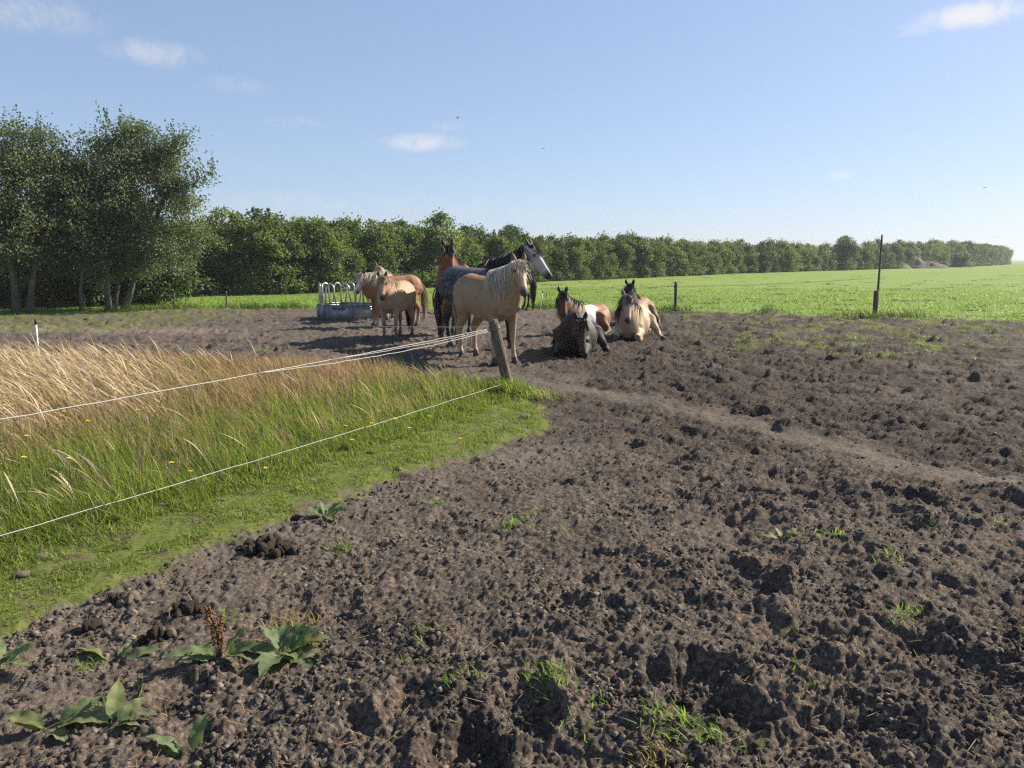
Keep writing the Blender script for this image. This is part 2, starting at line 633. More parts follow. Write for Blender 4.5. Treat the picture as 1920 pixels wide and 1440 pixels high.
M_pale = simple('dry_earth', (.13, .10, .075), (.27, .215, .16), 50, .95, .1, .8, .008)
M_crumb, _nt = new_mat('soil_crumb')
_g = _nt.n('ShaderNodeNewGeometry')
_tc = _nt.n('ShaderNodeTexCoord')
_cc = _nt.ramp(_g.outputs['Random Per Island'], [(0, (.05, .042, .036)), (.55, (.105, .089, .074)), (.86, (.18, .152, .122)), (1, (.30, .24, .17))])
_nn = _nt.noise(_tc.outputs['Object'], 70, 4, .65)
out_surface(M_crumb, _nt, principled(_nt, _nt.mix(_nt.mapr(_nn, .3, .7, 0, .5), _cc, (.07, .057, .048)), .95, .08, bump(_nt, _nn, .9, .012)))
M_sand = simple('brush_heap', (.09, .078, .06), (.20, .175, .14), 1.6, .95, .1, .8, .1)

# ------------------------------------------------------------------ the ground
th = np.arange(-R(52), R(52), 0.0022)
rr = [0.7]
while rr[-1] < 66:
    r_ = rr[-1]
    k = 0.0105 if r_ < 1.6 else (0.0033 if r_ < 6.5 else 0.0042 if r_ < 13 else 0.0043 + 0.010 * min(1, (r_ - 13) / 20))
    rr.append(r_ * (1 + k))
rr = np.array(rr)
TH, RR = np.meshgrid(th, rr)
gx, gy = (RR * np.sin(TH)).ravel(), (RR * np.cos(TH)).ravel()
mk = masks(gx, gy)
zz = height(gx, gy, True, mk)
nr, nc = len(rr), len(th)
idx = np.arange(nr * nc).reshape(nr, nc)
quads = np.stack([idx[:-1, :-1], idx[:-1, 1:], idx[1:, 1:], idx[1:, :-1]], -1).reshape(-1, 4)
edge_n = fbm(gx, gy, 5, 3, 120)
v_m = sstep(-0.08, 0.09, mk[0] + 0.24 * edge_n)
m_m = sstep(-0.35, 0.45, mk[1] + 0.5 * edge_n)
# sparse green growth on the mud by the far left trees and the far right corner
gl = sstep(-7.0, -10.0, gx + 0.6 * fbm(gx, gy, .6, 2, 130)) * sstep(17.2, 19.0, gy - .25 * (gx + 10)) * sstep(-.35, .35, fbm(gx, gy, 2.2, 3, 131))
grt = sstep(2.6, 6.0, gx) * sstep(11.0, 15, gy) * sstep(.0, .34, fbm(gx, gy, 1.3, 4, 133)) * .8
v_m = np.maximum(v_m, np.maximum(gl * .8, grt))
dry = 0.30 * sstep(0.42, 0.02, mk[2]) + 0.35 * sstep(.05, .6, fbm(gx, gy, .55, 3, 140))
dry = np.maximum(dry, .8 * sstep(1.4, .2, np.abs(gy - 17.3 + .12 * gx)) * sstep(-5.5, -8, gx))
dry = np.clip(dry + .35 * sstep(1.2, 0, -mk[0]) * sstep(9, 5, gy), 0, 1)
dark_soil = np.clip((.95 * sstep(-.6, 1.2, gx - .12 * gy + 1.2 + .9 * fbm(gx, gy, .5, 3, 150)) * sstep(4.5, 9, np.hypot(gx, gy)) + .45 * sstep(.0, .5, fbm(gx, gy, 1.4, 3, 152))) * (1 - .8 * sstep(.45, .05, mk[2])), 0, 1)  # darker soil colour far out on the right and in random patches, off the lane
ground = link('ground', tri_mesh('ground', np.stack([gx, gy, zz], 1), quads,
              {'verge': v_m, 'mead': m_m, 'dry': dry, 'dark_soil': dark_soil}, smooth=False), M_ground)
tag(ground, 'dark poached mud paddock with grassy edges', kind='structure')

# the meadow that runs on to the horizon, a little lower than the paddock's sheet
rf = np.array([0.3, 2, 8, 25, 50, 62, 75, 100, 150, 250, 500, 1000, 2500, 6000])
tf = np.linspace(0, 2 * np.pi, 97)[:-1]
TF, RF = np.meshgrid(tf, rf)
fx_, fy_ = (RF * np.sin(TF)).ravel(), (RF * np.cos(TF)).ravel()
fi = np.arange(len(rf) * 96).reshape(len(rf), 96)
fq = np.stack([fi[:-1], np.roll(fi[:-1], -1, 1), np.roll(fi[1:], -1, 1), fi[1:]], -1).reshape(-1, 4)
fz = np.where(np.hypot(fx_, fy_) < 60, -0.22, -0.015)
field = link('meadow', tri_mesh('meadow', np.stack([fx_, fy_, fz], 1), fq), M_far)
tag(field, 'bright green open meadow reaching the horizon', kind='structure')
# ------------------------------------------------------------------ trees
def leaf_cards(pts, size, seed, flat=0.3, aspect=0.62, normals=None):
    """one small pointed leaf spray (2 triangles) per point"""
    r = np.random.default_rng(seed)
    n = len(pts)
    nv = r.normal(size=(n, 3))
    if normals is not None:
        nv = nv * 0.75 + normals
    nv[:, 2] += flat
    nv /= np.linalg.norm(nv, axis=1, keepdims=True)
    a = np.cross(nv, r.normal(size=(n, 3)))
    a /= np.linalg.norm(a, axis=1, keepdims=True)
    b = np.cross(nv, a)
    s = (size * r.uniform(0.6, 1.35, n))[:, None]
    bend = nv * s * 0.18
    v = np.stack([pts - a * s * .5 - bend, pts + b * s * .5 * aspect + bend * .5, pts + a * s * .5 - bend, pts - b * s * .5 * aspect + bend * .5], 1).reshape(-1, 3)
    i = np.arange(n) * 4
    f = np.concatenate([np.stack([i, i + 1, i + 2], 1), np.stack([i, i + 2, i + 3], 1)])
    return v, f


def crown_mesh(name, lobes, nclump, per, clump_r, leaf, seed, sprigs=0, sprig_len=.8, shell=.55, top=None):
    """leaves gathered in clumps spread through a crown made of several uneven lobes"""
    r = np.random.default_rng(seed)
    vol = np.array([l[1][0] * l[1][1] * l[1][2] for l in lobes]) ** .67
    P, N = [], []
    for _ in range(nclump):
        c, s = lobes[r.choice(len(lobes), p=vol / vol.sum())]
        d = r.normal(size=3)
        d /= np.linalg.norm(d)
        k = r.uniform(shell, 1.03) if r.random() < .8 else r.uniform(.2, 1)
        p = np.array(c) + d * np.array(s) * k
        m = int(per * r.uniform(.5, 1.4))
        q = r.normal(size=(m, 3)) * clump_r * r.uniform(.6, 1.25) * np.array([1, 1, .7])
        P.append(p + q)
        N.append(np.repeat(d[None] * .55, m, 0))
    for _ in range(sprigs):
        c, s = lobes[r.integers(len(lobes))]
        d = r.normal(size=3)
        d[2] = abs(d[2]) * 1.2 + .2
        d /= np.linalg.norm(d)
        p0 = np.array(c) + d * np.array(s) * .9
        L = sprig_len * r.uniform(.4, 1.1)
        t = np.linspace(0, 1, int(L * 26) + 5)[:, None]
        dirv = d + np.array([0, 0, .6])
        dirv /= np.linalg.norm(dirv)
        q = p0 + dirv * L * t + r.normal(size=(len(t), 3)) * .055 * (1.25 - t)
        P.append(q)
        N.append(np.repeat(d[None] * .3, len(q), 0))
    P, N = np.concatenate(P), np.concatenate(N)
    keep = P[:, 2] > .05
    v, f = leaf_cards(P[keep], leaf, seed + 1, .15, .66, N[keep])
    return tri_mesh(name, v, f)


def trunk_mesh(name, base_pts, r0, lobes, nlimb, seed, reach=.8):
    """a tapered stem with limbs that run out into the crown"""
    r = random.Random(seed)
    mb = MB()
    n = len(base_pts)
    mb.tube(base_pts, [r0 * (1.35 if i == 0 else 1 - .62 * i / (n - 1)) for i in range(n)], 9)
    P = [Vector(p) for p in base_pts]
    for _ in range(nlimb):
        k = r.uniform(.35, 1) * (n - 1)
        i = min(int(k), n - 2)
        s = P[i].lerp(P[i + 1], k - i)
        c, sc = r.choice(lobes)
        d = Vector((r.gauss(0, 1), r.gauss(0, 1), abs(r.gauss(.3, .8)))).normalized()
        e = Vector(c) + Vector([d[j] * sc[j] * reach for j in range(3)])
        m = s.lerp(e, .5) + Vector((r.uniform(-.15, .15), r.uniform(-.15, .15), r.uniform(.05, .25)))
        rr0 = r0 * r.uniform(.22, .42)
        mb.tube([s, s.lerp(m, .5), m, m.lerp(e, .5) + Vector((0, 0, .05)), e], [rr0, rr0 * .8, rr0 * .55, rr0 * .35, .008], 5)
    return mb.mesh(name, True)


M_leaf_poplar = leafy('poplar_leaf', [(0, (.055, .078, .036)), (.5, (.125, .158, .080)), (.85, (.22, .25, .15)), (1, (.36, .39, .28))], .40, rough=.5, noise_scale=.8, spec=.3)
M_leaf_scrub = leafy('scrub_leaf', [(0, (.042, .070, .018)), (.5, (.108, .155, .045)), (.85, (.165, .210, .068)), (1, (.23, .265, .10))], .38, rough=.5, noise_scale=.7, tree_var=.65, spec=.25)
M_leaf_under = leafy('understorey_leaf', [(0, (.035, .055, .018)), (.6, (.07, .105, .032)), (1, (.12, .165, .055))], .3, noise_scale=1.0)

# -- the poplar clump on the left: foot in the photo, stem path, crown lobes (relative to the foot)
POPLARS = [
    (-60, 590, 5.8, .15, [(0, 0, 3.6, 2.0, 1.9, 1.9), (-.6, .2, 4.6, 1.4, 1.4, 1.1), (1.1, -.2, 2.5, 1.3, 1.3, 1.1)], (-.2, .15), 'tall grey-green tree cut by the left edge of the photograph'),
    (30, 588, 6.5, .17, [(-.1, 0, 3.5, 1.7, 1.7, 1.8), (.1, .2, 4.9, 1.1, 1.2, 1.05), (-.7, 0, 4.4, 1.1, 1.2, 1.2), (.4, -.4, 2.3, 1.3, 1.2, .9)], (.05, 0), 'tall grey-green tree with thick straight trunk near the left edge'),
    (54, 588, 6.2, .13, [(.5, .2, 3.6, 1.4, 1.6, 1.7), (.5, .3, 4.75, .95, 1.1, .95), (.5, -.5, 2.3, 1.0, 1.0, .8)], (.32, .1), 'grey-green tree whose pale trunk leans right, beside the thick straight trunk'),
    (154, 585, 5.5, .08, [(0, .2, 3.4, 1.1, 1.4, 1.6), (-.2, .1, 4.3, .8, .9, .75), (.3, -.3, 2.2, .9, .9, .8)], (.06, .1), 'slender thin-stemmed tree in the middle of the left clump'),
    (206, 583, 6.2, .13, [(.2, 0, 3.6, 1.3, 1.4, 1.7), (.45, 0, 5.0, .82, 1.0, .95), (-.4, -.3, 2.6, 1.1, 1.0, .9)], (-.02, .05), 'grey-green tree with a pale bent foot in the left clump'),
    (216, 581, 6.1, .10, [(.35, .5, 3.8, 1.2, 1.3, 1.6), (.6, .4, 5.1, 1.0, 1.0, .85)], (.18, .15), 'thin tree between the pale bent trunk and the leaning trunk'),
    (234, 581, 6.3, .14, [(1.0, 0, 3.5, 1.6, 1.5, 1.7), (.9, .1, 5.1, 1.0, 1.0, .95), (1.9, -.2, 2.3, 1.25, 1.2, 1.45), (2.0, .1, 3.9, .75, .8, .55), (1.0, -.5, 2.2, 1.1, 1.0, 1.1)], (.55, -.05),
     'broad grey-green tree with trunk leaning right, rightmost of the left clump'),
]
for i, (px, py, hgt, r0, lobes, lean, label) in enumerate(POPLARS):
    p = G(px, py)
    root = empty('poplar_tree', (p.x, p.y, gz(p.x, p.y) - .05))
    tag(root, label, 'tree', 'clump of grey-green trees on the left')
    L = [((a, b, c), (d, e, f)) for a, b, c, d, e, f in lobes]
    L.append(((.15, .75, 1.75), (1.15, .7, .75)))
    L2 = list(L)
    if i == 6:                                    # two long bare-ended boughs that reach out to the right
        for k in range(9):
            t = k / 8
            L2.append(((1.7 + 1.6 * t, -.1, 4.1 + .25 * t), (.34 - .2 * t, .4 - .22 * t, .26 - .14 * t)))
            L2.append(((1.5 + .9 * t, .1, 4.9 + .75 * t), (.4 - .2 * t, .4 - .2 * t, .28 - .12 * t)))
    nb = 6
    pts = [(lean[0] * hgt * .55 * (k / nb) ** 1.2 * 1.1 + .05 * math.sin(k * 1.7 + i), lean[1] * hgt * .5 * (k / nb), hgt * .72 * k / nb) for k in range(nb + 1)]
    link('trunk', trunk_mesh('trunk', pts, r0 * .74, L, 13, 50 + i, .85), M_bark, root)
    link('crown', crown_mesh('crown', L2, 135 if i < 6 else 190, 125, .23, .080, 60 + i, 56, .75), M_leaf_poplar, root)

# -- dark undergrowth between and behind those trunks
for i, (px, py, d, sc, label) in enumerate([
        (-20, 580, 1.0, 1.15, 'dark bush behind the thick trunk at the left edge'), (90, 579, .9, 1.1, 'dark bush between the pale leaning trunk and the slender stem'),
        (150, 576, 2.2, 1.2, 'dark bush behind the slender stem of the left clump'), (200, 577, 1.4, 1.0, 'dark bush behind the pale bent trunk'),
        (262, 574, 1.0, .8, 'small leafy bush right of the leaning trunk')]):
    p = G(px, py)
    root = empty('undergrowth_bush', (p.x, p.y + d, gz(p.x, p.y) - .03))
    tag(root, label, 'bush', 'undergrowth of the left clump')
    L = [((0, 0, .9 * sc), (1.7 * sc, .9, .95 * sc)), ((0, .1, .4), (1.8 * sc, .8, .5)),  ((.6, .2, 1.5 * sc), (.9, .7, .7 * sc)), ((-.8, 0, 1.4 * sc), (.9, .7, .8 * sc))]
    link('stem', trunk_mesh('stem', [(0, 0, 0), (.03, 0, .4), (.05, .02, .9)], .035, L, 6, 140 + i, .7), M_bark, root)
    link('foliage', crown_mesh('foliage', L, 110, 70, .25, .11, 150 + i, 8, .4), M_leaf_under, root)

# -- the long row of scrubby trees behind the meadow: a few tree forms, each copied
ROW = [(-30, 12), (-24, 20), (-18.5, 28.5), (-13.9, 34.7), (-9.8, 37.8), (6.3, 65), (30, 100), (62, 138), (116, 200), (190, 300), (262, 420)]
ROWH = [3.9, 3.9, 3.85, 3.65, 3.75, 3.7, 3.85, 4.5, 6.4, 6.8, 6.5]
protos = []
for k in range(6):
    r = np.random.default_rng(300 + k)
    L = [((0, 0, 1.5), (1.15, 1.15, 1.35)), ((.3, .3, .55), (1.1, 1.0, .55)), ((-.3, -.3, .5), (1.1, 1.0, .5)), ((r.uniform(-.3, .3), r.uniform(-.3, .3), 2.75), (1.1, 1.1, 1.0))]
    for _ in range(5):
        a = r.uniform(0, 6.28)
        L.append(((math.cos(a) * r.uniform(.5, .9), math.sin(a) * r.uniform(.5, .9), r.uniform(.9, 3.1)), (r.uniform(.5, .85),) * 2 + (r.uniform(.45, .8),)))
    L.append(((r.uniform(-.4, .4), r.uniform(-.4, .4), 3.4), (.65, .65, .55)))
    pts = [(0, 0, 0), (.05, .02, .6), (.0, .06, 1.3), (.08, 0, 2.1), (.05, .05, 2.9)]
    tr = trunk_mesh('scrub_trunk', pts, .11, L, 10, 310 + k, .8)
    tr.materials.append(M_bark)
    cr = crown_mesh('scrub_crown', L, 125, 78, .21, .145, 320 + k, 12, .4, .6)
    cr.materials.append(M_leaf_scrub)
    protos.append((tr, cr))


def scrub_tree(x, y, h, k, rz, label, group, wide=1.0):
    root = empty('scrub_tree', (x, y, gz(x, y) - .05 if math.hypot(x, y) < 60 else -.06), rz)
    s = h / 4.0
    root.scale = (s * wide, s * wide, s)
    tag(root, label, 'tree', group)
    tr, cr = protos[k % 6]
    link('trunk', tr, None, root)
    link('crown', cr, None, root)
    return root


seg = []
acc = 0
for i in range(len(ROW) - 1):
    L = math.dist(ROW[i], ROW[i + 1])
    seg.append((acc, L))
    acc += L
rt = random.Random(5)
dist, n = 0.0, 0
while dist < acc:
    i = max(j for j in range(len(seg)) if seg[j][0] <= dist)
    t = (dist - seg[i][0]) / seg[i][1]
    x = ROW[i][0] + (ROW[i + 1][0] - ROW[i][0]) * t
    y = ROW[i][1] + (ROW[i + 1][1] - ROW[i][1]) * t
    h = ROWH[i] + (ROWH[i + 1] - ROWH[i]) * t
    nx, ny = -(ROW[i + 1][1] - ROW[i][1]) / seg[i][1], (ROW[i + 1][0] - ROW[i][0]) / seg[i][1]
    D = math.hypot(x, y)
    far = D > 62
    very = D > 125
    px_t = 960 + FPX * x / y
    sec = [(230, 'behind the left clump of trunks'), (400, 'between the left clump and the open meadow'), (500, 'behind the two thin fence posts'), (600, 'left of the hay feeder'), (690, 'directly above the hay feeder'),
           (800, 'behind the tan pony and the chestnut'), (900, 'behind the bay horse'), (960, 'above the golden horse')] if not far else \
          [(1040, 'behind the grey horse head'), (1150, 'above the lying skewbald'), (1270, 'left of the short dark post'), (1400, 'right of the short dark post'), (1530, 'halfway to the tall pole')] if not very else \
          [(1600, 'left of the tall pole'), (1700, 'behind the tall pole'), (1790, 'right of the tall pole'), (1900, 'near the right edge')]
    where = next((w_ for lim, w_ in sec if px_t < lim), sec[-1][1])
    size = 'scrubby tree' if not far else 'small scrubby tree' if not very else 'hazy low tree'
    lab, grp = '%s in the tree row %s' % (size, where), 'tree row ' + where
    lab2, grp2 = '%s top showing over the tree row %s' % (size, where), 'tree tops ' + where
    hv = h * rt.uniform(.86, 1.06)
    scrub_tree(x + nx * 1.2 + rt.uniform(-.35, .35), y + ny * 1.2 + rt.uniform(-.5, .5), hv, rt.randrange(6), rt.uniform(0, 6.28), lab, grp, rt.uniform(.95, 1.15))
    if not very or n % 2:
        scrub_tree(x + nx * 3.4 * h / 4 + rt.uniform(-.6, .6), y + ny * 3.4 * h / 4 + rt.uniform(-.6, .6), hv * rt.uniform(1.02, 1.16), rt.randrange(6),
                   rt.uniform(0, 6.28), lab2, grp2, rt.uniform(1.0, 1.25))
    n += 1
    dist += (1.65 if not far else 2.1 if not very else 3.6) * rt.uniform(.85, 1.15)
# single darker tree that stands up out of the distant wood, and loose bushes at its foot
for (px, py, h, lab) in [(1600, 507, 5.8, 'taller dark tree standing up from the distant wood left of the long pole'), (1215, 521, 4.4, 'slightly taller tree standing out of the receding row'),
                         (845, 541, 4.5, 'taller rounded tree in the row above the bay horse'), (985, 531, 4.3, 'taller rounded tree in the row behind the grey horse')]:
    p = G(px, py)
    scrub_tree(p.x - 1.0, p.y + 1.6, h, rt.randrange(6), rt.uniform(0, 6), lab, None, 1.1)
for (px, py, h, lab) in [(1800, 501, 3.6, 'rounded bush in front of the distant wood at the far right'), (1650, 504, 3.0, 'small bush beside the grey brush heaps behind the long pole'),
                         (1620, 505, 2.6, 'pale bush left of the grey brush heaps')]:
    p = G(px, py)
    scrub_tree(p.x, p.y, h, rt.randrange(6), rt.uniform(0, 6), lab, None, 2.2)
# a line of trees on the far horizon, blue with distance
for k in range(8):
    scrub_tree(560 + 26 * k + rt.uniform(-8, 8), 840 + rt.uniform(-20, 20), 9.5 + rt.uniform(-1, 1), rt.randrange(6), rt.uniform(0, 6),
               'faint blue tree on the far horizon at the right edge', 'far horizon trees', 2.2)


def mound(name, x, y, sx, sy, sz, seed, mat, label, cat):
    n = 26
    V, F = [], []
    for j in range(n):
        for i in range(n):
            u, v = i / (n - 1) * 2 - 1, j / (n - 1) * 2 - 1
            d = math.hypot(u, v)
            a = np.array([u * 2.2 + seed]), np.array([v * 2.2])
            h = max(0, 1 - d ** 1.6) * (1 + .8 * float(fbm(a[0], a[1], 1.6, 4, seed)[0]))
            V.append((u * sx, v * sy, h * sz - .1))
    for j in range(n - 1):
        for i in range(n - 1):
            a = j * n + i
            F.append((a, a + 1, a + n + 1, a + n))
    o = link(name, tri_mesh(name, V, F), mat, None, (x, y, 0))
    return tag(o, label, cat, 'brush heaps by the distant wood')


for k, (px, py, sx, sz, lab) in enumerate([(1702, 503, 5.5, 2.6, 'tallest grey-brown heap of cut brush right of the long pole'), (1668, 503.5, 4.5, 1.9, 'grey-brown brush heap directly behind the long pole'),
                                           (1740, 503, 5.0, 1.3, 'low pale brush heap right of the tallest heap')]):
    p = G(px, py)
    mound('brush_heap', p.x, p.y, sx, 3.2, sz, 11 + k * 3, M_sand, lab, 'brush heap')


# ------------------------------------------------------------------ horses
def loft(rings, seg=18):
    """rings: (centre, tangent, up, half-width, half-height) -> closed tube"""
    V, F = [], []
    for (c, t, u, a, b) in rings:
        t = Vector(t).normalized()
        u = Vector(u)
        u = (u - t * u.dot(t)).normalized()
        s = t.cross(u).normalized()
        for k in range(seg):
            an = 2 * math.pi * k / seg
            V.append(tuple(Vector(c) + s * (math.cos(an) * a) + u * (math.sin(an) * b)))
    n = len(rings)
    for i in range(n - 1):
        for k in range(seg):
            a, b = i * seg + k, i * seg + (k + 1) % seg
            F.append((a, b, b + seg, a + seg))
    for i in (0, n - 1):
        f = [i * seg + k for k in range(seg)]
        F.append(tuple(reversed(f)) if i == 0 else tuple(f))
    return V, F


def bez(p0, p1, p2, p3, t):
    q = 1 - t
    return p0 * q ** 3 + p1 * 3 * q * q * t + p2 * 3 * q * t * t + p3 * t ** 3


def lerp3(a, b, t):
    return tuple(a[i] + (b[i] - a[i]) * t for i in range(3))


M_coat_m, _nt = new_mat('horse_coat')
_c = attr(_nt, 'coat').outputs['Color']
_tc = _nt.n('ShaderNodeTexCoord')
_n = _nt.noise(_tc.outputs['Object'], 4.5, 6, .66)
_f = _nt.noise(_nt.vmath('MULTIPLY', _tc.outputs['Object'], (60, 60, 22)), 4, 3, .6)
_c2 = _nt.mix(_nt.mapr(_n, .28, .72, .0, .55), _c, _nt.mix(1.0, _c, (.72, .70, .68), 'MULTIPLY'))
out_surface(M_coat_m, _nt, principled(_nt, _c2, .62, .22, bump(_nt, _f, .22, .006)))
M_coat = M_coat_m


def hair_mat(name, c0, c1, rough=.5):
    m, nt = new_mat(name)
    geo = nt.n('ShaderNodeNewGeometry')
    col = nt.ramp(geo.outputs['Random Per Island'], [(0, c0), (1, c1)])
    d = principled(nt, col, rough, .35)
    t = nt.n('ShaderNodeBsdfTranslucent')
    nt.put(t.inputs[0], col)
    mx = nt.n('ShaderNodeMixShader')
    mx.inputs[0].default_value = .22
    m.node_tree.links.new(d, mx.inputs[1])
    m.node_tree.links.new(t.outputs[0], mx.inputs[2])
    return out_surface(m, nt, mx.outputs[0])


H_white = hair_mat('hair_cream', (.50, .42, .31), (.70, .62, .49))
H_black = hair_mat('hair_black', (.016, .014, .013), (.045, .038, .034))
H_brown = hair_mat('hair_dark_brown', (.025, .017, .012), (.085, .055, .035))
H_mixed = hair_mat('hair_black_cream', (.02, .018, .016), (.42, .36, .29))
H_tailmix = hair_mat('hair_black_rust', (.014, .012, .011), (.12, .075, .05))
H_blond = hair_mat('hair_blond', (.30, .21, .12), (.62, .50, .34))
M_eye = simple('eye', (.006, .005, .004), (.012, .01, .008), 5, .12, .6, 0, .001)

STAND_F = [((.47, .15, .98), .17), ((.43, .165, .80), .112), ((.45, .16, .64), .074), ((.46, .155, .47), .056), ((.455, .155, .31), .034), ((.455, .155, .17), .044),
           ((.485, .155, .10), .042), ((.495, .155, .07), .056), ((.505, .155, .0), .068)]
STAND_H = [((-.52, .14, 1.08), .22), ((-.47, .175, .84), .165), ((-.56, .17, .66), .098), ((-.70, .165, .50), .066), ((-.69, .165, .33), .038), ((-.675, .165, .17), .047),
           ((-.64, .165, .10), .044), ((-.63, .165, .07), .058), ((-.62, .165, .0), .070)]
LIE_F = [((.47, .15, .32), .17), ((.46, .21, .19), .125), ((.68, .22, .16), .088), ((.92, .21, .115), .070), ((.78, .24, .06), .048), ((.62, .25, .055), .052),
         ((.56, .24, .05), .046), ((.53, .23, .05), .056), ((.46, .22, .05), .060)]
LIE_H = [((-.50, .17, .38), .22), ((-.24, .30, .34), .16), ((-.36, .37, .20), .105), ((-.58, .41, .085), .072), ((-.38, .42, .06), .047), ((-.22, .42, .06), .052),
         ((-.15, .42, .05), .044), ((-.12, .42, .05), .055), ((-.05, .42, .045), .060)]
TORSO = [(-.84, 1.12, .05, .08), (-.79, 1.10, .16, .19), (-.68, 1.09, .25, .28), (-.52, 1.085, .285, .325), (-.36, 1.075, .275, .310), (-.20, 1.045, .305, .330), (-.02, 1.015, .325, .350),
         (.15, 1.01, .315, .35), (.33, 1.03, .285, .36), (.48, 1.05, .25, .33), (.62, 1.06, .215, .275), (.73, 1.04, .16, .20), (.79, 1.03, .06, .09)]


def build_horse(label, group, foot, heading, scale, poll, head_dir, coat, pose='stand', legs_dark=None, mane=None, forelock=None, tail=None, mane_side=1, mane_len=.42,
                fat=1.0, marks=None, tail_len=1.0, hind_out=None, dapple=None, patch=None, muzzle=(.05, .045, .045), seed=1, head_len=.57, ear_col=None, torso_roll=0.0, anchor=.49,
                eye_ring=None, tail_side=0.0, leg_offsets=(0, 0, 0, 0)):
    """one horse. foot: ground point under the chest (anchor along the body axis); heading: 2-D world direction;
    poll: local position of the top of the head (body frame, unscaled); head_dir: world direction poll -> nose"""
    rg = random.Random(seed)
    hd2 = Vector((heading[0], heading[1])).normalized()
    ang = math.atan2(hd2.y, hd2.x)
    org = Vector((foot[0] - hd2.x * anchor * scale, foot[1] - hd2.y * anchor * scale, 0))
    zf = .5 * (gz(org.x + hd2.x * .5, org.y + hd2.y * .5) + gz(org.x - hd2.x * .6, org.y - hd2.y * .6))
    root = empty('horse', (org.x, org.y, zf + (.0 if pose == 'stand' else -.02)), ang)
    root.scale = (scale,) * 3
    tag(root, label, 'horse', group)
    drop = 0.0 if pose == 'stand' else .70
    chains = []                                            # (tag, points, radii) for colouring
    V, F = [], []

    def add(vf):
        o = len(V)
        V.extend(vf[0])
        F.extend([tuple(i + o for i in f) for f in vf[1]])
    tor = [((x, 0, z - drop), (1, 0, 0), (0, math.sin(torso_roll), math.cos(torso_roll)), a * fat * (1 if pose == 'stand' or x < .3 else .86), b * (1 + (fat - 1) * .5)) for x, z, a, b in TORSO]
    add(loft(tor, 24))
    chains.append(('torso', [t[0] for t in tor], [t[3] for t in tor]))
    # muscle masses: shoulder, forearm root, haunch, buttock, breast
    for sd in (1, -1):
        for masses in ([((.30, .12, 1.26), .06), ((.44, .19, 1.08), .105), ((.52, .20, .90), .10), ((.46, .19, .78), .07)],
                       [((-.50, .13, 1.30), .06), ((-.58, .19, 1.12), .14), ((-.52, .235, .93), .13), ((-.44, .24, .80), .09)],
                       [((-.74, .10, 1.18), .07), ((-.76, .13, 1.02), .10), ((-.70, .15, .86), .08)],
                       [((.66, .08, 1.02), .10), ((.68, .10, .90), .10), ((.56, .12, .78), .06)]):
            add(loft([((x, y * sd * (1 + (fat - 1) * .6), z - drop), (0, 0, -1), (1, 0, 0), r_ * .62, r_) for (x, y, z), r_ in masses], 12))
    # withers ridge
    add(loft([((.12, 0, 1.28 - drop), (1, 0, 0), (0, 0, 1), .06, .07), ((.34, 0, 1.33 - drop), (1, 0, 0), (0, 0, 1), .075, .08), ((.52, 0, 1.27 - drop), (1, 0, -.2), (0, 0, 1), .07, .08)], 12))
    # neck
    pl = Vector(poll)
    Rz = Matrix.Rotation(-ang, 3, 'Z')
    hdv = (Rz @ Vector(head_dir)).normalized()
    n0 = Vector((.44, 0, 1.10 - drop))
    reach = (pl - n0).length
    n1 = n0 + Vector((.30, 0, .20)).normalized() * reach * .42
    n2 = pl - (Vector((.25, 0, .75)).normalized() * .5 + (pl - n0).normalized() * .6).normalized() * reach * .36
    neck = []
    NS = 12
    for i in range(NS + 1):
        t = i / NS
        p = bez(n0, n1, n2, pl - Vector((0, 0, .03)), t)
        q = bez(n0, n1, n2, pl - Vector((0, 0, .03)), min(1, t + .02)) - bez(n0, n1, n2, pl - Vector((0, 0, .03)), max(0, t - .02))
        a = .195 * (1 - t) ** 1.1 + .078
        b = .305 * (1 - t) ** 1.15 + .118 + .03 * math.sin(t * math.pi)
        fw = Vector((hdv.x, hdv.y, 0)) * t + Vector((1, 0, 0)) * (1 - t)
        neck.append((p, q.normalized(), -fw * .9 + Vector((0, 0, .55)), a, b))
    add(loft(neck, 20))
    chains.append(('neck', [tuple(r_[0]) for r_ in neck], [r_[3] for r_ in neck]))
    # head: straight profile, deep cheek, tapering to the muzzle
    hu = (Vector((0, 0, 1)) - hdv * hdv.z)
    hu = hu.normalized() if hu.length > .15 else Vector((1, 0, 0))
    hs = hdv.cross(hu).normalized()
    HL = head_len
    prof = [(-.06, .055, .07, .10), (0, .085, .11, .11), (.12, .102, .142, .118), (.26, .112, .160, .122), (.36, .104, .148, .118), (.50, .080, .112, .102),
            (.65, .064, .086, .088), (.80, .060, .076, .080), (.91, .063, .074, .074), (.98, .052, .058, .066), (1.02, .022, .026, .050)]
    head = []
    for (t, a, b, topo) in prof:
        c = pl + hdv * (t * HL) + hu * (topo - b) - hu * .03
        head.append((c, hdv, hu, a, b))
    add(loft(head, 18))
    chains.append(('head', [tuple(r_[0]) for r_ in head], [r_[3] for r_ in head]))
    # brow ridges
    for sd in (1, -1):
        c = pl + hdv * (.27 * HL) + hu * .035 + hs * sd * .085
        add(loft([(c - hdv * .045, hdv, hu, .012, .012), (c, hdv, hu, .028, .026), (c + hdv * .05, hdv, hu, .010, .010)], 10))
    # legs
    li = 0
